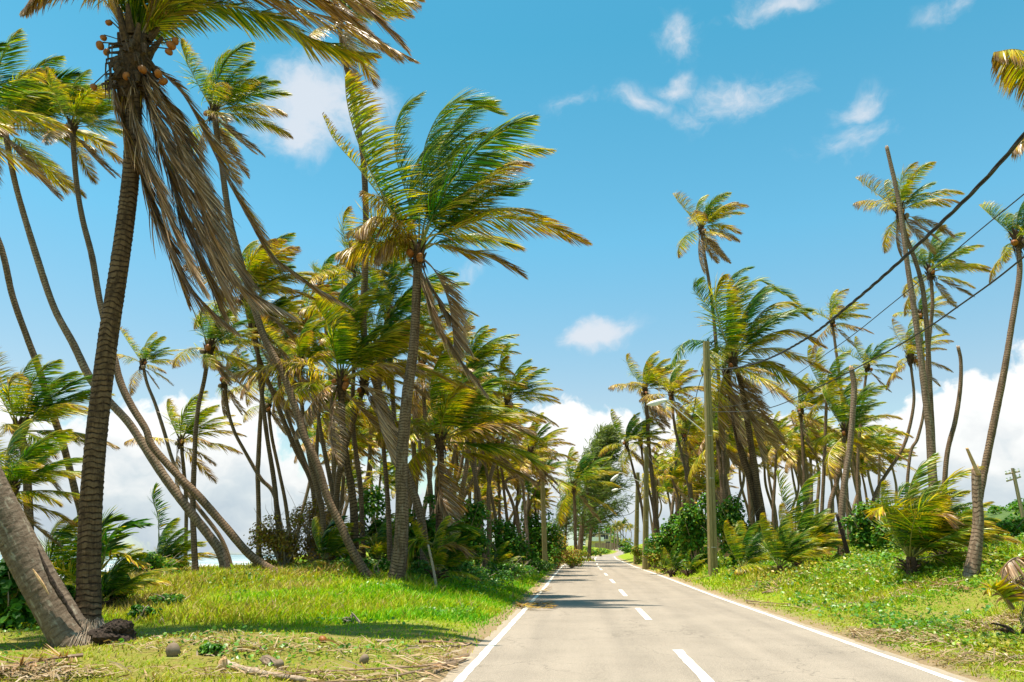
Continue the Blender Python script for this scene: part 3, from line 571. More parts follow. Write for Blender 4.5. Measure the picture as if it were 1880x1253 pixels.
MAIN = [
 # label, pts top->bottom, Yt, Yb, wt, wb, Rpx, opts
 ('tall palm at the upper left edge, trunk sweeping down to a pale swollen foot', [(8,235),(30,345),(70,480),(100,567),(134,631),(165,694),(198,735),(235,775),(265,820),(304,879),(345,934),(380,979),(406,1017),(421,1062)], 25, 25.5, 13, 21, 200, dict(n=19, dead=5, lod=0, m='trunkgrey')),
 ('orange-tipped palm whose long trunk leans to a clear foot on the grass, left', [(132,235),(140,330),(151,400),(168,467),(178,524),(184,557),(196,610),(208,651),(221,702),(241,745),(268,789),(280,820),(332,879),(366,913),(415,969),(460,1020),(518,1074)], 24, 23, 12, 19, 125, dict(n=16, dead=3, lod=0)),
 ('curved slim palm trunk crossing the left edge, its crown beyond the frame', [(-110,210),(-50,340),(0,450),(23,544),(50,621),(74,685),(94,752),(117,820),(138,903),(150,960),(156,1010)], 20, 22, 13, 17, 200, dict(n=13, dead=1)),
 ('golden-crowned palm whose long trunk runs down behind the dead brown fronds', [(392,205),(405,290),(421,400),(440,473),(466,563),(488,627),(517,681),(543,751),(558,800),(582,853),(601,914),(623,959),(643,1003),(668,1048),(684,1076)], 24.5, 23.5, 14, 19, 150, dict(n=17, dead=6, lod=0)),
 ('tallest slim palm, crown cut by the top edge, dead skirt beside its trunk', [(622,38),(633,110),(645,161),(658,235),(668,302),(672,420),(670,500),(667,596),(677,660),(699,730),(721,787),(735,836),(752,883),(774,959),(785,1010)], 25, 26, 13, 20, 170, dict(n=15, dead=4, lod=0, skip=lambda a, c: c == 'low' and 2 < a < 4.5)),
 ('small distant palm with rounded crown standing clear right of the big dark trunk', [(262,668),(270,704),(285,742),(302,795),(315,840),(335,889),(362,930),(408,993),(433,1037)], 42, 42, 7, 10, 64, dict(n=15, dead=2)),
 ('low windswept palm in front of the white cloud left of the grove', [(332,812),(338,870),(342,940),(344,1047)], 40, 40, 8, 9, 98, dict(n=15, dead=1)),
 ('palm with broad yellow-green fronds hanging over its upright slender trunk', [(384,640),(375,698),(365,742),(359,795),(358,820),(354,924),(356,993),(360,1060)], 27, 27, 9, 14, 105, dict(n=15, dead=4, lod=0)),
 ('palm with hanging yellow skirt whose straight trunk stands clear of the grove', [(484,690),(478,770),(474,850),(473,864),(475,948),(477,1033)], 38, 38, 9, 12, 105, dict(n=14, dead=6)),
 ('thin palm leaning left above the dry brush, tattered crown', [(412,700),(418,750),(430,792),(450,830),(478,878),(506,917),(531,980)], 36, 37, 7, 10, 70, dict(n=10, dead=5)),
 ('thin palm just right of the clear straight trunk, dark skirt', [(492,745),(499,802),(512,864),(526,936),(541,992)], 40, 40, 7, 9, 70, dict(n=11, dead=6)),
 ('dark dense-crowned palm behind the dead fronds of the big palm', [(448,545),(470,640),(500,720),(540,820),(575,900),(590,990)], 30, 32, 9, 13, 135, dict(n=20, dead=2, lod=0)),
 ('small palm crown peeping above the middle of the left grove', [(588,520),(598,600),(606,700),(612,820),(618,950)], 38, 38, 8, 10, 78, dict(n=16, dead=2)),
 ('palm with a bluish upright frond behind the tallest slim trunk', [(648,480),(655,560),(650,660),(648,780),(662,900),(670,1000)], 30, 30, 9, 12, 110, dict(n=17, dead=3)),
 ('palm behind the windswept right-hand crown with dark green heart', [(712,585),(718,680),(726,800),(734,900),(745,1000)], 30, 30, 10, 13, 150, dict(n=20, dead=2, lod=0)),
 ('palm of crossing trunk leaning right in the middle of the left grove', [(668,705),(659,740),(646,782),(634,822),(627,850),(619,900),(617,950)], 29, 30, 12, 15, 110, dict(n=15, dead=5)),
 ('palm with its golden crown in the upper middle of the left grove', [(560,600),(575,700),(590,800),(610,900),(640,1000)], 33, 33, 8, 12, 115, dict(n=17, dead=4)),
 ('palm with drooping skirt left of the dark near palm of the grove', [(508,655),(520,740),(560,850),(585,930),(596,990)], 34, 35, 8, 11, 105, dict(n=16, dead=5)),
 ('green palm at the top right shoulder of the left grove', [(932,738),(925,800),(905,860),(897,900),(898,960),(896,1010),(892,1024)], 38, 38, 8, 11, 98, dict(n=18, dead=2)),
 ('drooping yellow palm above the timber pole on the right flank of the left grove', [(975,832),(955,870),(928,886),(944,935),(967,1003)], 44, 44, 6, 9, 74, dict(n=19, dead=3)),
 ('grey-trunked palm leaning left above the bushes, right part of the left grove', [(845,720),(855,800),(874,883),(881,923),(891,980)], 36, 36, 7, 10, 105, dict(n=17, dead=3)),
 ('palm with twin-looking slim stem behind the grove beside the vine thicket', [(880,790),(890,850),(905,925),(930,975)], 42, 42, 6, 8, 95, dict(n=15, dead=3)),
 ('lower green palm hanging over the vine thicket', [(910,815),(922,870),(926,909),(942,980)], 46, 46, 6, 8, 85, dict(n=16, dead=3)),
 ('palm crown at the far right tip of the left grove', [(998,868),(984,900),(970,950),(982,1005)], 52, 52, 5, 8, 48, dict(n=16, dead=3)),
 ('single palm standing in front of the casuarina tree by the road', [(1053,893),(1055,930),(1056,970),(1057,1012)], 66, 66, 7, 9, 82, dict(n=18, dead=1)),
 ('palm with bright yellow horizontal fronds low in the left-centre grove', [(470,610),(478,700),(490,800),(505,900),(520,1000)], 30, 30, 9, 12, 105, dict(n=16, dead=3, lod=0, gold=1)),
 ('ragged golden palm tucked left of the dark near palm', [(548,672),(556,760),(570,850),(590,930),(604,1000)], 28, 28, 9, 13, 105, dict(n=16, dead=4, lod=0, gold=1)),
 ('palm with green arching fronds just right of the dark near palm', [(694,640),(698,720),(704,820),(712,920),(720,1010)], 27, 27, 9, 12, 120, dict(n=15, dead=2, lod=0, gold=0)),
 ('yellow-fronded palm behind the trunk of the large windswept palm', [(775,672),(780,760),(786,850),(792,930),(796,1000)], 33, 33, 9, 12, 120, dict(n=16, dead=4, lod=0, gold=1)),
 ('palm crown showing above the shoulder of the broad green-crowned palm', [(862,668),(866,760),(872,850),(878,960)], 36, 36, 7, 10, 92, dict(n=16, dead=2, lod=1, gold=0)),
 # right side
 ('tall thin palm standing alone above the right grove with a hanging brown skirt', [(1287,420),(1292,460),(1302,520),(1311,590),(1318,680),(1326,780),(1332,900),(1336,980)], 42, 42, 7, 11, 92, dict(n=17, dead=4, lod=0, gold=1)),
 ('slim palm with small crown crossed by the thick cable', [(1528,592),(1533,630),(1541,690),(1547,750),(1550,830),(1552,940)], 50, 50, 6, 9, 66, dict(n=16, dead=1)),
 ('palm crown just behind the tall bare leaning trunk, upper right', [(1652,388),(1662,430),(1680,478),(1692,520),(1699,570),(1704,640),(1708,728),(1713,830),(1716,990)], 29, 29, 10, 13, 100, dict(n=16, dead=4, lod=0)),
 ('palm with yellow fronds spreading right below the cable, upper right', [(1708,500),(1712,560),(1706,620),(1702,700),(1704,790),(1708,960)], 31, 31, 8, 12, 95, dict(n=17, dead=3, lod=0)),
 ('small palm hidden between the two upright trunks at the upper right', [(1688,580),(1695,650),(1697,744),(1685,804),(1670,843),(1650,960)], 40, 40, 5, 8, 60, dict(n=14, dead=2)),
 ('palm with round crown whose trunk bends left down to the bushes, right side', [(1671,655),(1673,677),(1678,734),(1668,792),(1652,833),(1608,906),(1580,970)], 36, 36, 6, 9, 72, dict(n=15, dead=2)),
 ('palm at the right edge, long trunk curving down behind the broken stub', [(1868,440),(1872,500),(1862,570),(1857,600),(1844,680),(1828,760),(1809,855),(1800,900),(1788,965),(1777,1020)], 24, 24, 11, 19, 100, dict(n=17, dead=3, lod=0)),
 ('palm of the right grove with a bright yellow frond hanging beside its trunk', [(1552,792),(1548,820),(1536,887),(1524,930),(1514,975)], 36, 36, 9, 13, 105, dict(n=17, dead=2, lod=0)),
 ('palm crown behind the pale bare trunk of the right grove', [(1592,672),(1582,760),(1575,850),(1572,950)], 46, 46, 6, 8, 62, dict(n=15, dead=2)),
 ('dense palm left of the pale bare trunk, right grove', [(1518,722),(1515,800),(1512,880),(1500,965)], 42, 42, 7, 9, 85, dict(n=17, dead=2)),
 ('palm with yellow crown between the twin-trunk palm and the pale bare trunk', [(1470,755),(1474,820),(1478,900),(1482,970)], 44, 44, 7, 9, 80, dict(n=17, dead=3)),
 ('small dark-trunked palm under the twin-trunk palm', [(1424,812),(1424,860),(1420,930),(1418,990)], 50, 50, 6, 8, 55, dict(n=14, dead=1)),
 ('palm with full orange crown above the nearest lamp, left end of the right grove', [(1184,715),(1188,760),(1192,830),(1200,900),(1210,985)], 58, 58, 8, 12, 82, dict(n=21, dead=5, lod=0, gold=1)),
 ('palm crown just right of the full orange crown, left end of the right grove', [(1232,725),(1240,790),(1256,850),(1270,930),(1276,990)], 50, 50, 6, 9, 70, dict(n=18, dead=2)),
 ('palm with yellow crown overhanging the road at the left end of the right grove', [(1150,815),(1162,860),(1178,930),(1190,990)], 58, 58, 5, 8, 62, dict(n=17, dead=2)),
 ('palm with lopsided crown beneath the full orange crown', [(1176,812),(1184,870),(1200,940),(1206,990)], 60, 60, 5, 7, 52, dict(n=15, dead=2)),
 ('palm directly behind the nearest timber pole, yellow lower fronds', [(1318,800),(1322,850),(1326,900),(1330,975)], 44, 44, 9, 12, 95, dict(n=18, dead=4)),
 ('palm crown under the nearest lamp arm', [(1256,800),(1262,850),(1270,910),(1275,985)], 52, 52, 6, 8, 62, dict(n=15, dead=2)),
]
for lab, pts, Yt, Yb, wt, wb, Rp, k in MAIN: palm(lab, pts, Yt, Yb, wt, wb, Rp, **k)

Fr = lambda *p, dy=0, dry=.2, tip=.5, **k: (list(p), dy, dry, tip, k)
palm('large windswept palm in the left grove, its crown against blue sky', [(768,468),(765,532),(762,600),(758,650),(748,723),(740,815),(737,870),(738,920),(736,1000),(727,1048)], 23, 23, 20, 33, 300, n=8, dead=0, skip=lambda a, c: c in ('droop', 'low'), lod=0, nuts=5, fronds=[
 Fr((768,455),(752,380),(724,270),(735,205),(772,172), dy=.8, dry=.08, tip=.25, grav=.1, wind=.9), Fr((765,455),(715,385),(655,305),(614,258),(592,211), dy=-.6, dry=.22, tip=.6, wl=.55, grav=.5, drop=.3),
 Fr((770,450),(772,365),(783,258),(833,186),(919,211), dy=-.5, dry=.06, tip=.3, grav=.35, wind=1.2, wl=1.6, nl=170), Fr((772,450),(790,351),(811,268),(858,200),(905,186), dy=.6, dry=.1, tip=.3, grav=.4, wl=1.6, nl=170),
 Fr((772,452),(790,401),(840,335),(905,280),(1009,274), dy=1.0, dry=.2, tip=.5, grav=.7, wl=1.4), Fr((772,455),(797,398),(865,344),(930,300),(962,298), dy=-1.0, dry=.28, tip=.55, grav=.9, wl=1.5),
 Fr((772,455),(783,437),(829,423),(901,401),(991,412),(1077,444), dy=-1.0, dry=.4, tip=.5, grav=1.1), Fr((772,455),(804,416),(865,391),(937,383),(1015,403), dy=1.4, dry=.35, tip=.5, grav=.9),
 Fr((772,460),(790,448),(847,459),(901,470),(958,505), dy=.6, dry=.52, tip=.4, grav=1.1), Fr((768,455),(732,401),(704,369),(668,351), dy=-.3, dry=.3, tip=.5, grav=1.5, wl=.95, wind=.5),
 Fr((768,460),(704,446),(661,448),(622,464), dy=-.4, dry=.5, tip=.4, grav=1.1, wind=.5), Fr((766,462),(720,430),(680,410),(640,425), dy=1.3, dry=.35, tip=.5, grav=.9),
 Fr((770,475),(782,540),(812,610),(845,660),(890,720), dy=-.5, dry=.93, tip=.05, grav=.9, wind=.4, nl=200, wl=1.3, fold=.5), Fr((770,475),(788,520),(818,570),(842,610),(862,645), dy=.4, dry=.82, tip=.1, grav=1.2, wind=.5, nl=150, fold=.7), Fr((768,455),(730,420),(690,398),(655,425), dy=-.9, dry=.52, tip=.35, grav=1.7, wind=.4, wl=1.1), Fr((768,458),(740,440),(712,440),(690,470), dy=-.6, dry=.6, tip=.3, grav=1.7, wind=.4, wl=1.0), Fr((770,475),(776,510),(786,560),(800,600), dy=-.4, dry=.88, tip=.05, grav=.9, wind=.4, nl=150, wl=1.2, fold=.5),
 Fr((772,470),(800,500),(825,560),(835,650), dy=.1, dry=.9, tip=.05, grav=1.4), Fr((770,450),(800,330),(860,250),(930,250), dy=.2, dry=.12, tip=.4, grav=.4, wl=1.1),
 Fr((768,470),(772,520),(790,560),(800,610), dy=-.2, dry=.95, tip=.05, grav=1.4, wl=.6)])
palm('dark near palm in the heart of the left grove with upright feathered fronds', [(626,700),(627,740),(629,785),(637,850),(644,890),(649,930),(651,990),(650,1062)], 25, 25.5, 14, 19, 170, n=10, dead=3, lod=0, nuts=6, m='trunkdark', fronds=[
 Fr((626,690),(614,650),(598,591),(580,560), dy=-.8, dry=.2, tip=.4, grav=.4), Fr((628,690),(621,600),(622,545),(650,510), dy=-.4, dry=.08, tip=.3, grav=.1, wind=1.2), Fr((630,692),(654,653),(689,628),(725,600),(765,596), dy=-1.0, dry=.22, tip=.5, grav=.8),
 Fr((630,696),(696,676),(775,680),(865,711), dy=-1.2, dry=.45, tip=.4, grav=1.1, wl=1.0), Fr((624,694),(555,668),(492,671),(434,683), dy=-1.0, dry=.45, tip=.4, grav=.9, wind=.5), Fr((628,690),(640,610),(662,560),(700,540), dy=.5, dry=.1, tip=.3, grav=.2),
 Fr((622,696),(590,720),(560,760),(540,800), dy=-.6, dry=.7, tip=.3, grav=1.2, wl=.7), Fr((632,700),(680,720),(700,790),(720,850), dy=-.4, dry=.92, tip=.05, grav=1.4, nl=100)])
palm('broad green-crowned palm at the right of the left grove on a short dark trunk', [(808,812),(809,850),(808,880),(807,920),(805,985)], 27, 27, 16, 15, 170, n=11, dead=1, lod=0, nuts=0, m='trunkdark', fronds=[
 Fr((810,806),(830,749),(870,725),(905,740), dy=-1.2, dry=.15, tip=.3, grav=.7, wl=1.2), Fr((812,808),(850,792),(890,785),(940,787),(990,806), dy=-.6, dry=.2, tip=.35, grav=1.0, wl=1.1), Fr((812,812),(871,815),(935,820),(998,861), dy=-1.3, dry=.22, tip=.4, grav=1.1, wl=1.2),
 Fr((812,815),(850,832),(880,835),(925,856),(985,885), dy=-1.0, dry=.45, tip=.4, grav=1.2, wl=1.0), Fr((806,808),(760,780),(720,775),(690,800), dy=-.8, dry=.4, tip=.4, grav=1.1), Fr((806,810),(770,830),(745,860),(735,900), dy=-.5, dry=.55, tip=.4, grav=1.2), Fr((812,800),(850,760),(900,745),(960,770), dy=1.2, dry=.15, tip=.4, grav=.9, wl=1.1)])
rW, bW, cW = palm('large palm beside the nearest timber pole, twin dark trunks joined at the foot', [(1346,662),(1359,700),(1366,740),(1374,785),(1384,850),(1392,900),(1403,965),(1414,1024)], 38, 38, 12, 17, 170, n=9, dead=3, lod=0, nuts=4, m='trunkdark', fronds=[
 Fr((1344,645),(1328,619),(1305,571),(1273,530),(1286,511), dy=-.8, dry=.05, tip=.25, grav=.5, wind=.7), Fr((1345,645),(1334,555),(1344,507),(1379,491), dy=.6, dry=.05, tip=.25, grav=.1), Fr((1346,645),(1353,560),(1385,515),(1430,536), dy=-.5, dry=.15, tip=.3, grav=.5, wl=1.1),
 Fr((1348,645),(1391,581),(1439,555),(1486,587), dy=-.8, dry=.3, tip=.4, grav=.9), Fr((1350,646),(1407,616),(1455,609),(1513,637), dy=-.4, dry=.4, tip=.4, grav=1.1), Fr((1350,650),(1407,665),(1450,698),(1475,715), dy=-1.0, dry=.42, tip=.3, grav=1.1),
 Fr((1350,650),(1400,640),(1449,648),(1521,682), dy=1.2, dry=.5, tip=.4, grav=1.2), Fr((1342,645),(1296,629),(1257,629),(1232,669), dy=-.8, dry=.1, tip=.3, grav=1.0, wind=.3), Fr((1342,648),(1321,638),(1298,650),(1286,680), dy=-1.2, dry=.3, tip=.3, grav=1.1),
 Fr((1347,655),(1372,710),(1405,770),(1440,815), dy=-.5, dry=.85, tip=.1, grav=1.3, nl=100), Fr((1347,655),(1362,720),(1385,790),(1400,850), dy=.4, dry=.85, tip=.1, grav=1.3), Fr((1344,655),(1325,700),(1318,760),(1322,820), dy=-.3, dry=.6, tip=.3, grav=1.3), Fr((1347,645),(1380,560),(1420,530),(1465,560), dy=1.0, dry=.12, tip=.4, grav=.6)])
q = px_path([(1334,690),(1342,730),(1348,772),(1362,833),(1378,880),(1396,960),(1404,1018)], 38.6, 38.3); trunk(rW, bW, q, .20, .15, M['trunkdark'], seed=8); heart(rW, q[0]-bW, .13, 8); add_fronds(rW, q[0]-bW, 3.0, 9, 31, 0, 3)

# crown leaning in from beyond the right edge
palm('palm beyond the right edge, only curled frond tips reaching in near the top', [(1985,180),(2010,420),(2040,700),(2050,1060)], 15, 15, 24, 34, 200, n=10, dead=2, lod=0, fronds=[
 Fr((1975,170),(1920,118),(1870,92),(1825,96), dy=-.5, dry=.3, tip=.6, grav=2.4, wind=.1, wl=1.1), Fr((1975,170),(1930,125),(1885,105),(1845,120), dy=.4, dry=.4, tip=.5, grav=2.2, wind=.1, wl=1.1), Fr((1975,175),(1930,190),(1890,235),(1860,275), dy=-.3, dry=.5, tip=.4, grav=1.8, wind=.1, wl=.8)], skip=lambda a, c: 1.9 < a < 4.4)

# bare trunks
def snag(label, pts, Yt, Yb, wt, wb, m='trunk', name='dead_palm_trunk', fix=True, group=None):
    P = px_path(pts, Yt, Yb, fix); base = P[-1].copy(); base[2] += .08; root = thing(name, label, 'dead palm', tuple(base), group)
    s = 1.04/F; trunk(root, base, P, wb*s*Yb/2, wt*s*Yt/2, M[m], jag=True, seed=int(pts[0][0])); return root
snag('tall bare headless palm trunk leaning left, upper right', [(1628,270),(1650,370),(1665,480),(1680,580),(1693,680),(1711,835),(1716,1000)], 28, 28, 7, 14, 'trunkgrey')
snag('short wavy bare trunk standing alone between the upright trunks and the right edge', [(1759,637),(1764,664),(1763,712),(1754,772),(1737,849),(1722,960)], 33, 33, 6, 10)
snag('pale bare trunk broken off at the middle of the right grove', [(1563,676),(1568,710),(1566,753),(1560,823),(1547,919),(1540,990)], 32, 32, 9, 12, 'trunkgrey')
snag('thick broken stub at the right with a torn orange top', [(1792,862),(1793,900),(1796,950),(1792,1000),(1778,1052)], 19, 19, 15, 20, 'trunkgrey')
def stick(label, a, b, r, m='wood', name='dead_branch', cat='branch'):
    a = np.array(a, float); b = np.array(b, float); acc = Acc(); mid = (a+b)/2+np.random.default_rng(int(abs(a[0]*90))).normal(0, .03, 3)
    tube(acc, spline([a, mid, b], 16)-a, np.linspace(r, r*.6, 16), 8, 0); return tag(acc.build(name, [M[m]], loc=tuple(a), smooth=True), label, cat)
stick('splintered orange stick leaning on top of the broken stub', W(1797, 872, 18.8), W(1775, 823, 18.7), .055, 'pith')
p = G(1834, 985); stick('grey pole-like log propped behind the broken stub at the right', p-[0, 0, .2], W(1802, 900, p[1]+.3), .09, 'wood', 'leaning_log', 'log')
p = W(1556, 985, 30); p[2] = gz(p[0], p[1])-.1; stick('short dark burnt post leaning left in front of the right grove', p, W(1536, 944, 30), .10, 'root', 'leaning_log', 'log')
p = G(803, 1083); stick('pale peeled stick standing in the grass below the bent young palm', p-[0, 0, .1], W(786, 1000, p[1]), .05)

# ------------------------------------------------------------------ young bushy palms
def young(label, px, py, Y, Rpx, n=12, seed=1, dead=2, lod=0, group=None, dry=.0, tr=.5, fronds=()):
    b = W(px, py, Y); b[2] = gz(b[0], b[1])-.03; root = thing('young_palm', label, 'young palm', tuple(b), group); Rw = Rpx*Y*1.04/F
    acc = Acc(); h = tr*Rw*.35; tube(acc, spline([[0, 0, -.1], [.02, 0, h*.6], [.03, 0, h+.1]], 8), np.linspace(.16, .1, 8)*min(1.3, Rw/2), 8, 0)
    for i in range(10): a = i*2.4; bb = np.array([cos(a), sin(a), 0]); tube(acc, spline([bb*.08+[0, 0, h*.1*i*.6], bb*.22+[0, 0, h*.1*i*.6+.2], bb*.42+[0, 0, h*.08*i+.22]], 5), np.linspace(.045, .015, 5), 4, 0)
    acc.build('stem', [M['fibre']], root)
    C = np.array([.03, 0, h]); add_fronds(root, C, Rw, n, seed, lod, dead, young=1 if dry < .3 else 0, gold=0)
    rng = np.random.default_rng(seed)
    for fr in fronds:
        pp, dy, d_, tip, k = fr; o = dict(wind=.7, grav=.7, wl=.8, nl=60, seg=4, ww=.038, clump=.2, vee=.2, rr=.03, start=.2); o.update(k)
        q = np.array([W(x, y, Y+dy*(i/(len(pp)-1))) for i, (x, y) in enumerate(pp)])-b; acc = Acc(); leaf_rib(acc, spline(q, 26), rng, dry=d_, tip=tip, **o); acc.build('frond', [M['leaf'], M['stem']], root)
    return root
young('big bushy young palm with tall swept fronds on the right verge', 1672, 1035, 21, 150, 24, 3, 2, fronds=[
 Fr((1672,1000),(1665,930),(1680,870),(1712,835), dy=-.3, dry=.1, tip=.35, grav=.3, wind=1.2), Fr((1676,1005),(1700,940),(1740,880),(1795,858), dy=-.6, dry=.25, tip=.4, grav=.6), Fr((1672,1005),(1645,950),(1625,930),(1605,940), dy=-.4, dry=.3, tip=.5, grav=.9, wind=.3),
 Fr((1676,1010),(1720,970),(1770,955),(1820,965), dy=-.8, dry=.35, tip=.4, grav=.9), Fr((1672,1010),(1690,960),(1720,940),(1745,960), dy=-1.2, dry=.6, tip=.4, grav=1.2)])
young('second young palm close behind the right of the big bushy one', 1732, 1030, 22.5, 105, 10, 5, 2)
young('young palm with dry tan lower fronds in front of the twin-trunk palm', 1432, 1058, 27, 90, 17, 8, 4)
young('taller young palm with upright fronds behind the dry-fronded one', 1462, 1020, 31, 115, 17, 9, 3, fronds=[Fr((1460,990),(1462,930),(1475,890),(1500,868), dy=-.3, dry=.15, tip=.4, grav=.4, wind=1.2), Fr((1458,990),(1440,930),(1428,880),(1425,866), dy=.3, dry=.2, tip=.4, grav=.5)])
young('sprawling young palm with pale dead fronds just right of the nearest timber pole', 1362, 1050, 31, 90, 9, 12, 9)
young('low young palm between the two nearest right-hand poles', 1232, 1028, 42, 48, 10, 14, 1, 1)
young('little drooping young palm left of the nearest timber pole', 1262, 1036, 39, 42, 8, 15, 2, 1)
young('young palm by the vines left of the nearest timber pole', 1215, 1022, 48, 34, 8, 19, 1, 1)
young('dry half-dead young palm at the right edge above the litter', 1872, 1125, 12.5, 95, 5, 17, 8, dry=.5, fronds=[Fr((1860,1118),(1845,1085),(1870,1065),(1930,1070), dy=-.2, dry=.8, tip=.2, grav=1.2, wl=.45, nl=40), Fr((1858,1118),(1835,1090),(1822,1080),(1815,1082), dy=0, dry=.4, tip=.3, grav=.6, wl=.4, nl=40), Fr((1900,1050),(1870,1025),(1845,1040),(1838,1070), dy=0, dry=.8, tip=.2, grav=1.2, wl=.4, nl=40)])
young('bushy young palm in front of the sea at the left', 292, 1020, 31, 92, 15, 21, 4, fronds=[Fr((292,995),(290,950),(280,915),(283,893), dy=.2, dry=.1, tip=.3, grav=.2)])
young('young palm with bright green broad fronds right of the big dark trunk', 184, 1085, 17.5, 110, 9, 22, 1, fronds=[Fr((186,1040),(200,990),(225,965),(262,962), dy=-.3, dry=.05, tip=.2, grav=.5, wl=.7, ww=.06, nl=34), Fr((185,1040),(180,985),(190,960),(215,950), dy=.3, dry=.05, tip=.2, grav=.2, wl=.7, ww=.06, nl=34), Fr((184,1040),(160,1000),(135,985),(112,978), dy=-.3, dry=.0, tip=.2, grav=.6, wl=.6, ww=.06, nl=30, wind=.2), Fr((186,1045),(210,1020),(235,1020),(262,1040), dy=-.5, dry=.4, tip=.3, grav=.9, wl=.5, ww=.05, nl=30)])
young('dark green young palm left of the big dark trunk', 92, 1080, 19, 150, 13, 23, 3)
young('young palm leaning in front of the left grove with a tan lower frond', 800, 1062, 24, 95, 9, 25, 3, fronds=[Fr((795,1000),(810,975),(840,965),(872,975), dy=-.3, dry=.1, tip=.3, grav=.8), Fr((795,1000),(770,990),(755,1000),(748,1030), dy=-.3, dry=.2, tip=.4, grav=.9, wind=.1), Fr((800,1010),(820,1000),(840,1000),(852,1012), dy=-.5, dry=.7, tip=.3, grav=1.1)])
young('dark bent young palm at the foot of the dry brush', 592, 1060, 25, 85, 10, 26, 3, fronds=[Fr((596,1040),(590,1000),(600,970),(625,950), dy=-.3, dry=.02, tip=.2, grav=.4, ww=.05)])
young('young palm tucked under the grove behind the leaning trunks', 690, 1045, 29, 85, 10, 27, 2)
young('small young palm at the edge of the vine thicket', 905, 1035, 34, 55, 9, 28, 2, 1)
for px, py, Y, Rp, lab in [(36, 792, 20, 160, 'full palm with long pale-lit fronds behind the curved slim trunk, left edge'), (15, 905, 17, 140, 'lower palm with yellow drooping fronds at the left edge')]:
    palm(lab, [(px, py), (px+12, py+60), (px+18, 1010), (px+20, 1075)], Y, Y, 18, 22, Rp, n=17, dead=2, lod=0, nuts=2)

# ------------------------------------------------------------------ bushes
def leafcloud(acc, C, rad, n, size, rng, dry=.3, dv=.15, upb=.5, shell=.55, lobes=7, m=0, hexa=True):
    lob = [(norm(rng.normal(0, 1, 3))*np.array([.8, .8, .7])*rng.uniform(.25, 1.0), rng.uniform(.16, .42)) for _ in range(lobes*3)]+[(np.zeros(3), .45)]
    wts = np.array([l[1]**2 for l in lob]); wts /= wts.sum(); k = rng.choice(len(lob), n, p=wts); cs = np.array([l[0] for l in lob])[k]; rs = np.array([l[1] for l in lob])[k]
    d = norm(rng.normal(0, 1, (n, 3))); d[:, 2] = np.where(d[:, 2] < -.3, -d[:, 2], d[:, 2]); p = cs+d*(rs*(1-(1-shell)*rng.random(n)**1.4)*(1+.35*(rng.random(n) < .12)*rng.random(n)))[:, None]; p[:, 2] = np.maximum(p[:, 2], -.52)
    p = C+p*np.array(rad); nrm = norm(d+np.array([0, 0, upb])+rng.normal(0, .45, (n, 3))); leaves(acc, p, nrm, size*rng.uniform(.6, 1.25, n), rng, dry+rng.normal(0, dv, n)+np.where(rng.random(n) < .05, .35, 0), m)
def leaves(acc, p, nrm, s, rng, dry, m=0, asp=.42):
    n = len(p); a = norm(np.cross(nrm, rng.normal(0, 1, (n, 3)))); b = np.cross(nrm, a); s = np.asarray(s)[:, None]
    up = nrm*s*.10
    V = np.stack([p-a*s*.5, p-a*s*.22-b*s*asp+up, p+a*s*.24-b*s*asp*.9+up, p+a*s*.5, p+a*s*.24+b*s*asp*.9+up, p-a*s*.22+b*s*asp+up], 1).reshape(-1, 3)
    o = np.arange(n)[:, None]*6; Q = np.concatenate([o+np.array([[0, 1, 2, 3]]), o+np.array([[0, 3, 4, 5]])])
    acc.add(V, Q, None, m, dry=np.clip(np.repeat(dry, 6), 0, 1), rnd=np.repeat(rng.random(n), 6))
def bush(label, px, py, Y, rx, rz, n, size=.11, dry=.3, ry=None, m='grape', name='sea_grape_bush', cat='bush', seed=None, twigs=14, group=None, dv=.15, bare=0):
    b = W(px, py, Y); b[2] = gz(b[0], b[1]); s = Y*1.04/F; rx *= s; rz *= s; ry = ry or rx*.7; seed = seed or int(px*3+py); rng = np.random.default_rng(seed)
    root = thing(name, label, cat, tuple(b), group); acc = Acc(); leafcloud(acc, np.array([0, 0, rz*.42]), (rx, ry, rz*.8), n, size, rng, dry, dv); acc.build('foliage', [M[m]], root)
    acc = Acc()
    for i in range(twigs+bare):
        a = rng.uniform(0, 6.3); e = rng.uniform(.3, 1.0); out = i >= twigs
        q = np.array([cos(a)*rx*e, sin(a)*ry*e, rz*rng.uniform(.5, 1.05)*(1.15 if out else 1)]); mid = q*[.35, .35, .5]+rng.normal(0, .08, 3)
        P = spline([[rng.normal(0, .1), rng.normal(0, .1), -.05], mid, q], 8); tube(acc, P, np.linspace(.03, .006, 8), 4, 0)
        if out:
            for _ in range(3): k = rng.integers(4, 8); tube(acc, [P[k], P[k]+rng.normal(0, .3, 3)+[0, 0, .15]], [.008, .003], 3, 0)
    acc.build('stems', [M['wood']], root); return root
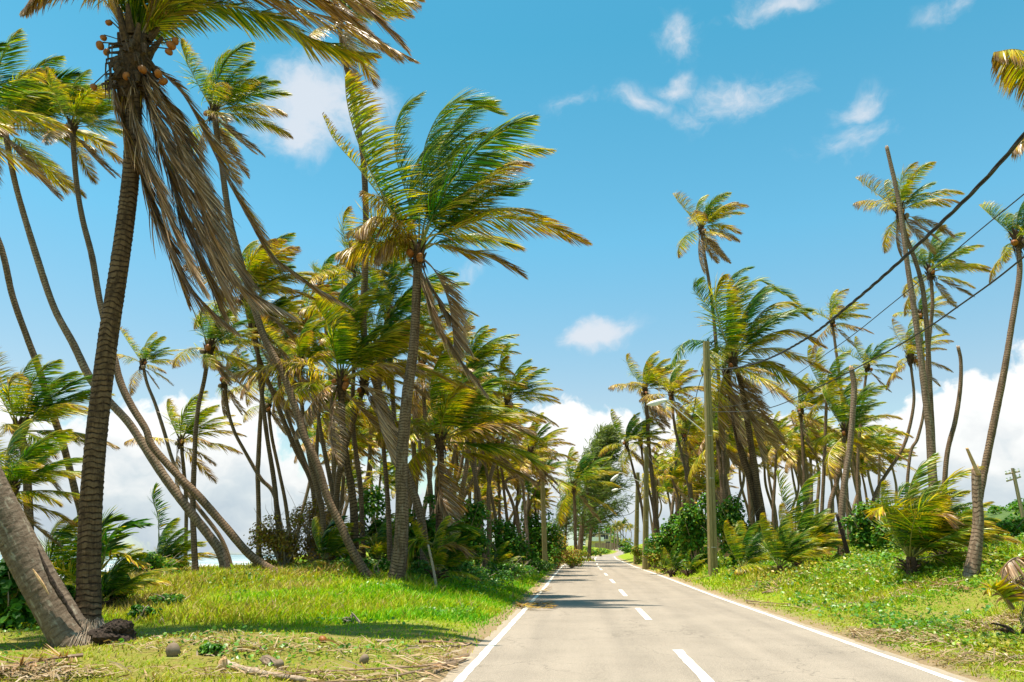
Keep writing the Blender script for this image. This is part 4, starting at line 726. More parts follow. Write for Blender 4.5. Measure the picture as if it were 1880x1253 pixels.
BUSH = [
 ('glossy sea grape thicket behind the second timber pole', 1245, 1005, 46, 52, 85, 5200, .17, .32), ('tall sea grape mound left of the nearest timber pole', 1275, 1010, 41, 50, 125, 5200, .16, .30),
 ('sea grape thicket just right of the nearest timber pole', 1350, 1010, 38, 62, 110, 5200, .15, .28), ('low sea grape under the young palms of the right grove', 1405, 1015, 38, 60, 70, 3200, .13, .35),
 ('leafy bush with bare brown twigs left of the big bushy young palm', 1600, 1015, 29, 55, 100, 4500, .12, .35), ('round bush right of the burnt post', 1640, 1010, 27, 45, 75, 2600, .11, .3),
 ('low dark bush under the right grove', 1510, 1005, 36, 60, 60, 2600, .13, .3), ('bushes behind the second young palm at the right', 1760, 985, 32, 60, 45, 2400, .13, .35),
 ('green bush below the hill at the right edge', 1850, 985, 30, 60, 45, 2600, .13, .3), ('brown-leaved bush at the foot of the second timber pole', 1204, 1015, 54, 26, 50, 1900, .14, .6),
 ('round bush by the far end of the right verge', 1172, 1015, 70, 18, 32, 900, .15, .55),
 ('dark shrub filling the gap behind the two leaning trunks at left', 330, 1040, 33, 30, 26, 1200, .09, .35), ('bright green shrub in front of the bushy young palm at left', 285, 1045, 26, 55, 46, 2600, .085, .3),
 ('dark shrub at the foot of the big dark trunk', 215, 1085, 18, 38, 52, 2400, .07, .18), ('green mound left of the far road bend', 1080, 1012, 140, 34, 16, 1400, .28, .35), ('green hedge before the yellow house', 1098, 1011, 170, 16, 9, 700, .28, .35), ('low shrubs right of the far road bend', 1152, 1010, 150, 16, 16, 1000, .26, .4), ('dark trees rising behind the yellow house', 1085, 1008, 225, 42, 52, 1800, .55, .22), ('pale scrub at the skyline beyond the fence', 1140, 1008, 235, 30, 22, 1400, .45, .45),
 ('low green shrub on the grass right of the big dark trunk', 310, 1108, 17, 36, 26, 1500, .06, .2),
 ('green shrub left behind the big dark trunk', 115, 1095, 17.5, 40, 48, 2200, .07, .2), ('broad-leaved sea grape with big round leaves at the left edge', 15, 1125, 15, 70, 120, 1500, .17, .22),
 ('sea grape thicket between the trunks of the left grove', 700, 1020, 33, 75, 120, 5200, .13, .25), ('dark sea grape behind the large windswept palm', 770, 1015, 31, 70, 130, 5000, .13, .22), ('dark sea grape under the broad green-crowned palm', 845, 1010, 33, 65, 125, 5000, .13, .22),
 ('sea grape beyond the vine thicket', 930, 1008, 42, 60, 90, 4000, .14, .3), ('sea grape wrapped round the left timber pole', 1000, 1010, 52, 55, 95, 4200, .16, .28), ('dry brown thicket left of the casuarina foot', 1022, 1012, 58, 36, 60, 2600, .13, .75),
 ('yellow-green shrub mound at the foot of the casuarina', 1050, 1024, 60, 38, 26, 2600, .11, .5), 
 ('low green shrub in front of the dry brush', 640, 1040, 28, 30, 50, 1500, .10, .25), ('leafy weed clump on the grass near the clear palm foot', 440, 1108, 19, 30, 11, 500, .06, .2), ('small leafy weed clump at the middle of the left grass', 560, 1098, 20, 22, 9, 350, .06, .25), ('dark weed clump on the grass behind the black root mass', 262, 1128, 15.5, 34, 22, 900, .06, .12), ('weed tuft at the grass edge by the orange-brown coconut', 640, 1165, 15.2, 14, 9, 200, .05, .3),
 ('bright lime shrub beside the leaning trunk foot', 700, 1068, 24, 16, 28, 700, .08, .12), ('lime shrub at the foot of the large windswept palm', 672, 1030, 25, 12, 22, 500, .08, .12),
]
for (lab, px, py, Y, rx, rz, n, sz, dr) in BUSH: bush(lab, px, py, Y, rx, rz, n, sz, dr)
for (lab, px, py, Y, rx, rz, n) in [('tan dry brush mound with bare twigs at the left end of the grove', 520, 1045, 30, 62, 85, 3200), ('tan dry brush mound nearest the sea', 575, 1040, 31, 55, 110, 3000), ('dry brush behind the dark bent young palm', 625, 1045, 29, 50, 70, 2200)]:
    bush(lab, px, py, Y, rx, rz, n, .10, .86, name='dry_bush', bare=26, dv=.12)
for (lab, px, py, Y, rx, rz, n) in [('vine-covered hummock below the broad green-crowned palm', 860, 1045, 30, 62, 42, 3600), ('vine-covered hummock near the road left of the timber pole', 935, 1040, 33, 60, 40, 3600), ('vine hummock beneath the bent young palm', 770, 1060, 25, 45, 30, 1800), ('vine hummock on the far left verge', 985, 1028, 44, 40, 26, 2200)]:
    bush(lab, px, py, Y, rx, rz, n, .085, .2, m='vine', name='vine_hummock', cat='vines')

# ------------------------------------------------------------------ casuarinas
def casuarina(label, px, py, Y, top, rpx, seed, nb=110, lean=.25):
    b = W(px, py, Y); b[2] = gz(b[0], b[1])-.05; rng = np.random.default_rng(seed); s = Y*1.04/F; tp = W(top[0], top[1], Y)-b; H = tp[2]; rr = rpx*s
    root = thing('casuarina_tree', label, 'tree', tuple(b)); P = spline([[0, 0, 0], tp*[.2, 0, .35], tp*[.55, 0, .7], tp], 30); acc = Acc(); tube(acc, P, np.linspace(.32, .03, 30)*H/14, 9, 0); fo = Acc()
    for i in range(nb):
        f = rng.uniform(.22, .98)**.9; k = int(f*29); a = rng.uniform(0, 2*pi); L = rr*np.interp(f, [0, .25, .6, 1], [.8, 1.1, .8, .2])*rng.uniform(.6, 1.1)
        d = np.array([cos(a), sin(a), rng.uniform(.1, .7)])+WIND*.25; q = spline([P[k], P[k]+d*L*.5, P[k]+d*L*.85+[L*.15, 0, .1*L], P[k]+d*L+[L*.3, 0, .25*L]], 10); tube(acc, q, np.linspace(.05, .01, 10)*H/14, 4, 0)
        m_ = 44; kk = rng.uniform(.2, 1, m_)*9; i0 = np.minimum(kk.astype(int), 8); p0 = q[i0]+(q[i0+1]-q[i0])*(kk-i0)[:, None]+rng.normal(0, .12*rr/3, (m_, 3))
        dd_ = norm(norm(q[i0+1]-q[i0])*.6+WIND*.6+rng.normal(0, .55, (m_, 3))+[0, 0, -.1]); l = rng.uniform(.3, .75, m_)*rr/2.6; wd = norm(np.cross(dd_, rng.normal(0, 1, (m_, 3))))*(.022*rr/2)
        e = p0+dd_*(l*.6)[:, None]; g_ = p0+dd_*l[:, None]+np.array([.06, 0, -.12])*l[:, None]
        V = np.stack([p0-wd*.6, p0+wd*.6, e+wd, e-wd, g_], 1).reshape(-1, 3); o = np.arange(m_)[:, None]*5
        fo.add(V, o+np.array([[0, 1, 2, 3]]), o+np.array([[3, 2, 4]]), 0, dry=np.clip(np.repeat(.3+f*.25+rng.normal(0, .15, m_), 5), 0, 1), rnd=np.repeat(rng.random(m_), 5))
    acc.build('trunk', [M['trunk']], root, smooth=True); fo.build('crown', [M['pine']], root); return root
casuarina('tall feathery casuarina with wind-bent tips over the far road bend', 1062, 1018, 80, (1114, 782), 58, 1, 150)
casuarina('darker casuarina beside the first, nearest the road', 1080, 1016, 92, (1112, 850), 40, 2, 110)
casuarina('casuarina behind the left lamp at the road bend', 1036, 1014, 95, (1050, 885), 44, 6, 110)

# ------------------------------------------------------------------ poles, lamps, cables
def pole(label, top, bot, Y, w_, lamp=None, m='polewood', split=True, name='utility_pole'):
    a = W(*top, Y); b = W(*bot, Y); b[2] = gz(b[0], b[1])-.1; root = thing(name, label, 'pole', tuple(b+[0, 0, .1])); B = b+[0, 0, .1]; acc = Acc(); s = Y*1.04/F; ww = w_*s
    ax = a-b; n = 18
    for (ox, wd, dp) in ([(-.22, .52, 1), (.28, .44, .86)] if split else [(0, 1, 1)]):     # two-web timber section with a groove
        V = []; Q = []
        for i in range(n):
            f = i/(n-1); c = b+ax*f-B; k = 1-.28*f; hw = ww*wd*k/2; hd = ww*.5*k*dp; cx = c[0]+ww*ox*k
            ch = hw*.3; V += [[cx-hw+ch, c[1]-hd, c[2]], [cx+hw-ch, c[1]-hd, c[2]], [cx+hw, c[1]-hd+ch, c[2]], [cx+hw, c[1]+hd-ch, c[2]], [cx+hw-ch, c[1]+hd, c[2]], [cx-hw+ch, c[1]+hd, c[2]], [cx-hw, c[1]+hd-ch, c[2]], [cx-hw, c[1]-hd+ch, c[2]]]
        for i in range(n-1):
            for j in range(8): Q.append([i*8+j, i*8+(j+1) % 8, i*8+8+(j+1) % 8, i*8+8+j])
        e = (n-1)*8; Q += [[e, e+1, e+2, e+7], [e+7, e+2, e+3, e+6], [e+6, e+3, e+4, e+5]]; acc.add(V, Q)
    acc.build('post', [M[m]], root)
    for f in ((.58, .40, .12) if split else ()):
        acc = Acc(); c = b+ax*f-B; tube(acc, [c+[0, 0, -.012], c+[0, 0, .012]], ww*(1-.28*f)*.56, 14, 0, cap=False); acc.build('strap', [M['metal']], root)
    if lamp:
        (hx, hy), (kx, ky), (fx, fy), ln = lamp; h = W(hx, hy, Y)-B; k = W(kx, ky, Y)-B; f_ = W(fx, fy, Y)-B
        acc = Acc(); tube(acc, spline([f_, f_+(k-f_)*.5, k, h+(k-h)*.6], 16), .028, 7, 0); arm = acc.build('lamp_arm', [M['metal']], root, smooth=True)
        acc = Acc(); t_ = np.linspace(0, 1, 12); L = ln*s; d = norm(h-k); P = h[None]-d*0+d[None]*(t_[:, None]*L-L*.5); prof = np.interp(t_, [0, .12, .35, .8, 1], [.045, .09, .13, .11, .03])
        tube(acc, P, prof, 10, 0); o = acc.build('lamp_head', [M['lens']], root, smooth=True); acc = Acc(); tube(acc, P[4:10]-[0, 0, .07], np.array([.03, .08, .1, .1, .08, .03]), 8, 0); acc.build('lamp_glass', [M['lens']], root, smooth=True)
    return root, a
YP = 36
pole('nearest timber utility pole with a street lamp arm reaching over the road', (1296.5, 628), (1309, 1055), YP, 14.5, ((1206, 739), (1222, 735), (1294, 794), 38))
pole('second timber pole from the front on the right, its top in the palm crowns', (1187, 822), (1183, 1012), 56, 10, ((1128, 878), (1140, 868), (1181, 888), 18))
pole('slim timber pole just left of the second one on the right verge', (1171, 868), (1166, 1008), 72, 8, ((1129, 900), (1142, 897), (1167, 905), 12))
pole('weathered timber pole rising from the bushes at the end of the left grove', (994, 822), (1001, 1024), 50, 9, None, 'polewood', False)
pole('short double timber post by the house at the far bend', (1100, 970), (1102, 1008), 150, 4, None, 'polewood', False)
for i, (x, y) in enumerate([(1121, 968), (1128, 974), (1133, 972), (1117, 962)]):
    r_, _ = pole('thin distant pole in the row beyond the house', (x, y), (x, 1006), 190+i*14, 2.2, None, 'poleold', False); r_['group'] = 'thin distant poles beyond the house'
# far pylon, right edge
r_, a = pole('brown wooden power pole with cross-arms leaning at the right edge by the hill', (1859, 860), (1884, 975), 60, 6, None, 'poleold', False, 'power_pole')
Bp = np.array(r_.location)
for (x0, y0, x1, y1) in [(1846, 871, 1872, 866), (1848, 884, 1874, 876)]:
    acc = Acc(); p0 = W(x0, y0, 60)-Bp; p1 = W(x1, y1, 60)-Bp; tube(acc, [p0, p1], .06, 6, 0); ca = acc.build('cross_arm', [M['poleold']], r_)
    for f in (.05, .3, .7, .95):
        acc = Acc(); c = p0+(p1-p0)*f; tube(acc, [c, c+[0, 0, .1], c+[0, 0, .16], c+[0, 0, .24]], [.03, .07, .045, .06], 7, 0); acc.build('insulator', [M['lens']], ca)
def cable(label, pts, r, seed=0, twist=False, n=160, name='overhead_cable'):
    P = spline(pts, n); b = P[0].copy(); acc = Acc()
    if twist:
        T, U, B = frames(P, (0, 0, 1)); L = arclen(P)
        for k in range(3): a = L*4.5+k*2.094; tube(acc, P-b+(U*np.cos(a)[:, None]+B*np.sin(a)[:, None])*r*.7, r*.62, 5, 0)
    else: tube(acc, P-b, r, 5, 0)
    return tag(acc.build(name, [M['cable']], loc=tuple(b), smooth=True), label, 'cable')
def Yl(x, x0=1300, x1=1880, Y0=YP, Y1=8.2):     # depth along a wire whose image runs from x0 to x1 (perspective-correct)
    f = (x-x0)/(x1-x0); return 1/((1-f)/Y0+f/Y1)
cable('thick black twisted cable running from the nearest timber pole up to the right edge', [W(x, y, Yl(x)) for x, y in [(1299,679),(1340,677),(1400,663),(1480,622),(1560,560),(1640,491),(1740,398),(1810,328),(1880,248),(1960,150),(2080,10)] ], .024, twist=True, n=420)
cable('thin wire below the thick cable, rising to the right edge', [W(x, y, Yl(x)) for x, y in [(1306,750),(1380,737),(1520,648),(1640,556),(1793,428),(1900,340),(2050,210)]], .008)
cable('lower sagging cable passing behind the upright trunks at the right', [W(x, y, Yl(x, Y1=10)) for x, y in [(1307,757),(1400,752),(1500,712),(1616,653),(1700,604),(1759,563),(1830,512),(1900,455),(2050,330)]], .014)
def Yl2(x): f = (1299-x)/(1299-1187); return 1/((1-f)/YP+f/56)
cable('cable drooping from the nearest pole to the second one', [W(x, y, Yl2(x)) for x, y in [(1299,679),(1290,690),(1280,720),(1270,770),(1258,810),(1243,845),(1222,862),(1205,860),(1187,832)]], .02)
cable('thin drooping wire beyond the second pole, crossing the sky gap', [W(x, y, Y_) for x, y, Y_ in [(1187,850,56),(1174,920,66),(1168,935,72),(1150,946,85),(1120,948,100)]], .03)
cable('dark service wire slanting down across the sky gap over the far road', [W(x, y, Y_) for x, y, Y_ in [(1108,930,80),(1125,960,88),(1150,992,100)]], .04)
cable('second slanting wire across the sky gap', [W(x, y, Y_) for x, y, Y_ in [(1130,915,75),(1142,945,80),(1157,965,86)]], .035)

# ------------------------------------------------------------------ house at the bend
def hp(px, py, Y=205): return W(px, py, Y)
b = hp(1105, 1010); b[2] = gz(b[0], b[1])-.2; hr = thing('house', 'small two-storey yellow house with white balcony at the far bend of the road', 'house', tuple(b)); s = 205*1.04/F
zr = hp(1105, 981)[2]-b[2]; zm = hp(1105, 993)[2]-b[2]
x0 = hp(1080, 990)[0]-b[0]; x1 = hp(1119, 990)[0]-b[0]; xc = (x0+x1)/2; wd = x1-x0
acc = Acc(); box(acc, (xc, 4, zm/2), (wd, 8, zm)); acc.build('lower_wall', [M['yellowwall']], hr)
acc = Acc(); box(acc, (xc, 4, (zm+zr)/2+.01), (wd*.98, 7.9, zr-zm-.02)); acc.build('upper_wall', [M['yellowwall']], hr)
acc = Acc(); box(acc, (xc, 3.7, zr+.15), (wd*1.06, 9.0, .28)); acc.build('roof', [M['roofgrey']], hr)
acc = Acc(); box(acc, (xc-wd*.15, -.7, zm-.05), (wd*.72, 1.4, .2)); box(acc, (xc-wd*.15, -1.35, zm+.5), (wd*.72, .1, .85)); acc.build('balcony', [M['white']], hr)
for f in (.2, .58, .82):
    acc = Acc(); box(acc, (x0+wd*f, -.03, zm+(zr-zm)*.55), (1.5, .10, 1.3)); fr = acc.build('window', [M['white']], hr); acc = Acc(); box(acc, (x0+wd*f-.35, -.10, zm+(zr-zm)*.55), (.6, .06, 1.1)); box(acc, (x0+wd*f+.35, -.10, zm+(zr-zm)*.55), (.6, .06, 1.1)); acc.build('pane', [M['dark']], fr)
acc = Acc(); box(acc, (x0+wd*.93, -.03, zm*.5), (1.2, .1, zm*.8)); acc.build('door', [M['dark']], hr)
b2 = hp(1113, 1010, 200); b2[2] = gz(b2[0], b2[1]); acc = Acc(); 
for i in range(9): box(acc, (-2.6+i*.6, 0, .85), (.5, .08, 1.7+.12*(i % 2)))
box(acc, (-.2, .07, .4), (5.6, .06, .12)); box(acc, (-.2, .07, 1.3), (5.6, .06, .12))
tag(acc.build('boundary_fence', [M['redbrick']], loc=tuple(b2)), 'low reddish brown fence in front of the yellow house', 'fence')

# ------------------------------------------------------------------ background groves: copies of a few complete palms
PRO = []
for v in range(12):
    rng = np.random.default_rng(100+v); lean = rng.uniform(-1.2, 1.8); H = 9.5
    root = thing('coconut_palm', '', 'palm tree', (0, 0, 0)); P = np.array([[0, 0, -.2], [lean*.5*rng.uniform(-.3, 1), 0, H*.35], [lean*.6, .2, H*.7], [lean*rng.uniform(.2, 1.0), 0, H]])[::-1]
    trunk(root, np.zeros(3), P, .17, .10, M['trunk'] if v % 2 else M['trunkgrey'], seed=v)
    acc = Acc(); prng = random.Random(v); az = 0
    seq = ['spear']*(1+v % 3)+['high']*(3+v*5 % 4)+['mid']*(4+v*3 % 3)+['low']*(2+v*7 % 4)+['droop']*(v % 3)+['dead']*((v*5 % 4)//2)
    for cl in seq:
        az += 2.4; c = CL[cl]; path = auto_path(az+rng.normal(0, .35), R(c['e']+rng.normal(0, 13)), 3.1*c['L']*rng.uniform(.7, 1.15), c['g'], c['w'], rng=rng)[::2]+P[0]
        leaf_rib(acc, path, rng, 36, 2, .92, .075, c['wind'], c['grav'], c['dry']+.02+.05*(v % 4), c['tip'], .16, .03, .25, .05, .15)
    acc.build('crown', [M['leaf'], M['stem']], root); PRO.append(root)
used = [False]*12
def far_palm(px, py_c, Y, label, group, rg):
    v = rg.randrange(12); src = PRO[v]
    if used[v]:
        root = src.copy(); COL.objects.link(root)
        for ch in src.children:
            c = ch.copy(); COL.objects.link(c); c.parent = root
    else: root = src; used[v] = True
    C = W(px, py_c, Y); x = C[0]; z0 = gz(x, Y); k = max(.35, (C[2]-z0)/9.5); f = rg.uniform(.85, 1.1)*min(1.15, max(.8, 1.15/k))
    root.location = (x, Y, z0); root.scale = (k*f, k*f, k); root.rotation_euler = (0, 0, rg.uniform(-.35, .35)); root['label'] = label; root['group'] = group; root['category'] = 'palm tree'
rg = random.Random(5)
LM = [(0, 'left of the dry brush'), (560, 'behind the dry brush'), (640, 'behind the dark near palm'), (720, 'behind the large windswept palm'), (780, 'behind the broad green-crowned palm'), (850, 'above the vine thicket'), (940, 'left of the weathered timber pole'), (1003, 'between the weathered timber pole and the casuarina'), (1100, 'beyond the yellow house'), (1158, 'left of the second timber pole'), (1190, 'just right of the second timber pole'), (1240, 'left of the nearest timber pole'), (1302, 'just right of the nearest timber pole'), (1350, 'behind the twin-trunk palm'), (1420, 'right of the twin-trunk palm'), (1480, 'left of the pale bare trunk'), (1550, 'just right of the pale bare trunk'), (1600, 'behind the leafy bush with bare twigs')]
def grove(n, xr, yr, Yr, label, group, bias=1.0):
    for i in range(n):
        px = rg.uniform(*xr); f = rg.random(); Y = Yr[0]+(Yr[1]-Yr[0])*f; py = yr[0]+(yr[1]-yr[0])*(rg.random()*.5+f*.5)
        pl = [t for x, t in LM if x <= px][-1]; row = ('tiny', 'tiny', 'tiny')[0] if Y > 150 else 'front-row' if f < .33 else 'middle-row' if f < .67 else 'back-row'
        h_ = 'tall' if py < yr[0]+(yr[1]-yr[0])*.42 else 'low'
        far_palm(px, py, Y, '%s %s background palm %s' % (h_, row, pl), '%s %s background palms %s' % (h_, row, pl), rg)
grove(34, (1215, 1530), (765, 870), (48, 85), 'slender background palm crowded in the dense right-hand grove', 'background palms of the right-hand grove')
grove(9, (1530, 1640), (800, 880), (55, 85), 'background palm beside the pale bare trunk, thinning right end of the grove', 'background palms at the thin end of the right-hand grove')
grove(10, (1178, 1240), (845, 920), (65, 110), 'distant palm at the left end of the right-hand grove near the poles', 'distant palms near the right-hand poles')
grove(18, (640, 880), (730, 880), (38, 62), 'background palm trunked close among others in the left grove', 'background palms of the left grove')
grove(8, (600, 860), (850, 930), (42, 60), '', '')
grove(10, (860, 1000), (900, 950), (48, 75), '', '')
grove(10, (1215, 1330), (870, 930), (50, 75), '', '')
grove(15, (870, 975), (835, 915), (48, 85), 'background palm at the right flank of the left grove', 'background palms on the right flank of the left grove')
grove(7, (540, 650), (740, 850), (38, 55), 'background palm behind the dry brush at the left end of the grove', 'background palms behind the dry brush')
grove(14, (1112, 1172), (962, 980), (230, 320), 'tiny far-off palm on the skyline beyond the house', 'far-off palms beyond the house')
for v in range(12):
    if not used[v]:
        for ch in list(PRO[v].children): bpy.data.objects.remove(ch)
        bpy.data.objects.remove(PRO[v])

# ------------------------------------------------------------------ hill at right
gx = np.linspace(0, 1, 60); gy = np.linspace(0, 1, 24); a, b = np.meshgrid(gx, gy); X = 95+a*420; Y = 190+b*260+a*-40
H = np.clip(S(a, 0, .38)*(17+6*np.sin(a*5)+3*np.sin(a*13)), 0, 99)*np.sin(np.clip(b, 0, .5)*pi)+bumps(X*.06, Y*.06)*8; Z = 1.0+H
ix = np.arange(a.size).reshape(a.shape)
m, t = mat('hill_scrub'); g = t.n('ShaderNodeNewGeometry'); n = t.noise(g.outputs['Position'], .25, 6, .7); finish(t, prin(t, t.ramp(n, [(.35, (.035, .075, .015)), (.65, (.10, .16, .03))]), .95, n, 1, 2.)); M['hill'] = m
tag(mk('hill', np.stack([X, Y, Z], -1).reshape(-1, 3), np.stack([ix[:-1, :-1], ix[:-1, 1:], ix[1:, 1:], ix[1:, :-1]], -1).reshape(-1, 4), None, None, [M['hill']], smooth=True), 'wooded green hill at the right edge', None, None, 'structure')
acc = Acc(); rng = np.random.default_rng(77)
for i in range(330):
    k = rng.integers(0, 16); j = rng.integers(2, 34); p = np.array([X[k, j], Y[k, j], Z[k, j]])+rng.normal(0, 3, 3)*[1, 1, .1]; leafcloud(acc, p+[0, 0, .8], (4.2, 4.2, 3.2), 110, 1.0, rng, .33+rng.normal(0, .08), .08, lobes=4)
tag(acc.build('hillside_forest', [M['grape']]), 'dense rounded green scrub covering the hill', 'forest', None, 'stuff')
# headland across the water, distance haze painted into its dull grey
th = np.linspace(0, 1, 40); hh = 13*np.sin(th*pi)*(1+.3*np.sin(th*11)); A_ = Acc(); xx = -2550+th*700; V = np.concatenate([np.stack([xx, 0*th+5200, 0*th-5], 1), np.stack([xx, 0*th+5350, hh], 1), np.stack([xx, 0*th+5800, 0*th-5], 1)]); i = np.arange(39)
A_.add(V, np.concatenate([np.stack([i, i+1, i+41, i+40], 1), np.stack([i+40, i+41, i+81, i+80], 1)])); tag(A_.build('headland', [M['hazegrey']], smooth=True), 'low headland across the sea', None, None, 'structure')

# ------------------------------------------------------------------ grass, vines, litter
def scatter(n, Y0, Y1, side, spread=.80, seed=1, pw=1.0):
    rng = np.random.default_rng(seed); Y = Y0*(Y1/Y0)**(rng.random(n)**pw)
    X = rng.uniform(-spread, spread, n)*(Y+1.5); s = X-rxc(Y)
    ok = (s < -HW+.02) if side < 0 else (s > HW-.02); ok &= X > coast(Y)-3; return X[ok], Y[ok], (np.abs(s)-HW)[ok], rng
def vnoise(X, Y, f, seed):
    r = np.random.default_rng(seed); z = 0
    for i in range(9): a = r.uniform(0, 6.3); k = f*r.uniform(.5, 2.0); z = z+np.sin((X*np.cos(a)+Y*np.sin(a))*k+r.uniform(0, 6)+1.5*np.sin((X*np.sin(a)-Y*np.cos(a))*k*.6))
    return z/9**.5
def blades(acc, X, Y, h, w_, dry, rng, lean=1.0, wind=.22):
    n = len(X); b = np.stack([X, Y, ground(X, Y)-.02], 1); a = rng.uniform(0, 2*pi, n); d = np.stack([np.cos(a), np.sin(a), np.zeros(n)], 1)*(lean*rng.random(n)**.7)[:, None]+WIND*wind*rng.uniform(.3, 1.2, n)[:, None]; d[:, 2] = 1; d = norm(d)
    a2 = rng.uniform(0, 2*pi, n); wv = np.stack([np.cos(a2), np.sin(a2), 0*a2], 1)*w_[:, None]*.5; mid = b+d*(h*.55)[:, None]; d2 = norm(d+WIND*wind*.7+np.stack([np.cos(a), np.sin(a), -.6+0*a], 1)*.4); tip = mid+d2*(h*.45)[:, None]
    V = np.stack([b-wv, b+wv, mid+wv*.8, mid-wv*.8, tip], 1).reshape(-1, 3); o = np.arange(n)[:, None]*5
    dv = np.stack([dry, dry, dry+.05, dry+.05, dry+.18], 1).ravel(); acc.add(V, o+np.array([[0, 1, 2, 3]]), o+np.array([[3, 2, 4]]), 0, dry=np.clip(dv, 0, 1), rnd=np.repeat(rng.random(n), 5))
acc = Acc(); X, Y, d, rng = scatter(420000, 6.5, 60, -1, seed=2)
tall = S(Y+vnoise(X, Y, .8, 3)*.6, 14.6, 16.2); nb = vnoise(X, Y, .9, 5); bare = (1-tall)*S(vnoise(X, Y, .7, 8), -.2, .5)
keep = (rng.random(len(X)) < (.30+.70*tall)*(1-.6*bare)*np.where(d < .35, .35, 1)*S(d, -.05, .25)); X, Y, d, tall, nb = X[keep], Y[keep], d[keep], tall[keep], nb[keep]
h = (.05+.06*rng.random(len(X))+tall*(.09+.17*rng.random(len(X)))*S(d, 0, 1.3))*(1+.25*nb*tall)*np.where(Y > 24, 1.15, 1)
dry = .33+.17*nb+.13*rng.normal(0, 1, len(X))+.18*(1-tall)+np.where(d < 2.5, -.10*tall, 0)+.16*S(-X, 2, 8)*tall+np.where(rng.random(len(X)) < .06, .4, 0)
blades(acc, X, Y, h, (.006+.0011*Y)*rng.uniform(.7, 1.3, len(X)), dry, rng)
tag(acc.build('grass', [M['grass']]), 'windblown yellow-green grass left of the road', 'grass', None, 'stuff')
acc = Acc(); X, Y, d, rng = scatter(330000, 7.0, 60, 1, seed=4); mown = S(1.6-d, 0, .6); pat = np.exp(-(((X-9.6)/3.0)**2+((Y-16.8)/1.5)**2)**2)
nb = vnoise(X, Y, .8, 9); keep = rng.random(len(X)) < (.75-.2*mown)*S(d, .05, .5); X, Y, d, mown, nb, pat = X[keep], Y[keep], d[keep], mown[keep], nb[keep], pat[keep]
h = .05+.05*rng.random(len(X))+(1-mown)*(1-pat)*(.08+.15*rng.random(len(X)))*(1+.2*nb)+.12*S(Y, 22, 28)
dry = .42+.13*nb+.1*rng.normal(0, 1, len(X))+.05*mown+np.where(rng.random(len(X)) < .1, .35, 0)
blades(acc, X, Y, h, (.006+.0011*Y)*rng.uniform(.7, 1.3, len(X)), dry, rng)
tag(acc.build('grass', [M['grass']]), 'patchy short grass right of the road', 'grass', None, 'stuff')
def groundleaves(X, Y, d, rng, size, hmax, dry):
    n = len(X); p = np.stack([X, Y, ground(X, Y)+.02+hmax*rng.random(n)], 1); nrm = norm(np.array([0, -.15, 1.])+rng.normal(0, .45, (n, 3))); return p, nrm
acc = Acc(); X, Y, d, rng = scatter(170000, 7.5, 48, 1, seed=14); nb = vnoise(X, Y, 1.1, 21); pat = np.exp(-(((X-9.6)/3.0)**2+((Y-16.8)/1.6)**2)**2)
dens = S(d+.5*nb, .7, 1.8)*S(nb+.9, -.2, .9)*(1-.92*pat); keep = rng.random(len(X)) < dens; X, Y, d, nb = X[keep], Y[keep], d[keep], nb[keep]
hm = .14+.06*nb+.15*S(Y, 18, 26)+.22*S(vnoise(X, Y, 1.9, 40), .1, 1.6); p, nrm = groundleaves(X, Y, d, rng, 0, np.clip(hm, .03, 1), 0)
leaves(acc, p, nrm, (.045+.0016*Y)*rng.uniform(.7, 1.4, len(X)), rng, .33+.16*vnoise(X, Y, .7, 22)+.13*rng.normal(0, 1, len(X)))
tag(acc.build('ground_vines', [M['vine']]), 'bright green creeping vines covering the right verge', 'vines', None, 'stuff')
acc = Acc(); X, Y, d, rng = scatter(150000, 8, 48, -1, seed=15); nb = vnoise(X, Y, .9, 31); far = S(Y, 19, 24)
dens = np.clip(S(nb, .1, 1.0)*.8*(d > .8)+S(Y, 21, 27)*.7*S(X, -8.5, -5.0)*(d > .8), 0, 1)*np.where(Y < 15, .25, 1); keep = rng.random(len(X)) < dens; X, Y, d, nb = X[keep], Y[keep], d[keep], nb[keep]
p, nrm = groundleaves(X, Y, d, rng, 0, .12+.28*S(Y, 20, 27)*S(X, -8.5, -5), 0); leaves(acc, p, nrm, (.04+.0015*Y)*rng.uniform(.7, 1.3, len(X)), rng, .18+.1*nb+.12*rng.normal(0, 1, len(X)))
tag(acc.build('ground_vines', [M['vine']]), 'green creeping vines and weeds among the grass left of the road', 'vines', None, 'stuff')
# straw litter, mostly lower right and lower left
acc = Acc(); rng = np.random.default_rng(50)
def straw(cx, cy, rx_, ry_, n, L=.25):
    X = cx+rng.normal(0, rx_, n); Y = cy+rng.normal(0, ry_, n); s = X-rxc(Y); ok = (np.abs(s) > HW+.15); X, Y = X[ok], Y[ok]; n = len(X); p = np.stack([X, Y, ground(X, Y)+rng.random(n)*.10+.01], 1)
    a = rng.uniform(0, 6.3, n); d = np.stack([np.cos(a), np.sin(a), rng.normal(0, .22, n)], 1)*(L*rng.uniform(.4, 1.5, n)/2)[:, None]; wv = np.stack([-np.sin(a), np.cos(a), rng.normal(0, .5, n)], 1)*.005*rng.uniform(.7, 2.0, n)[:, None]; bow = np.stack([0*a, 0*a, .03*rng.random(n)], 1)
    V = np.stack([p-d-wv, p-d+wv, p+wv+bow, p-wv+bow, p+d+wv*.3, p+d-wv*.3], 1).reshape(-1, 3); o = np.arange(n)[:, None]*6
    acc.add(V, np.concatenate([o+np.array([[0, 1, 2, 3]]), o+np.array([[3, 2, 4, 5]])]), None, 0, dry=np.repeat(rng.random(n), 6), rnd=np.repeat(rng.random(n), 6))
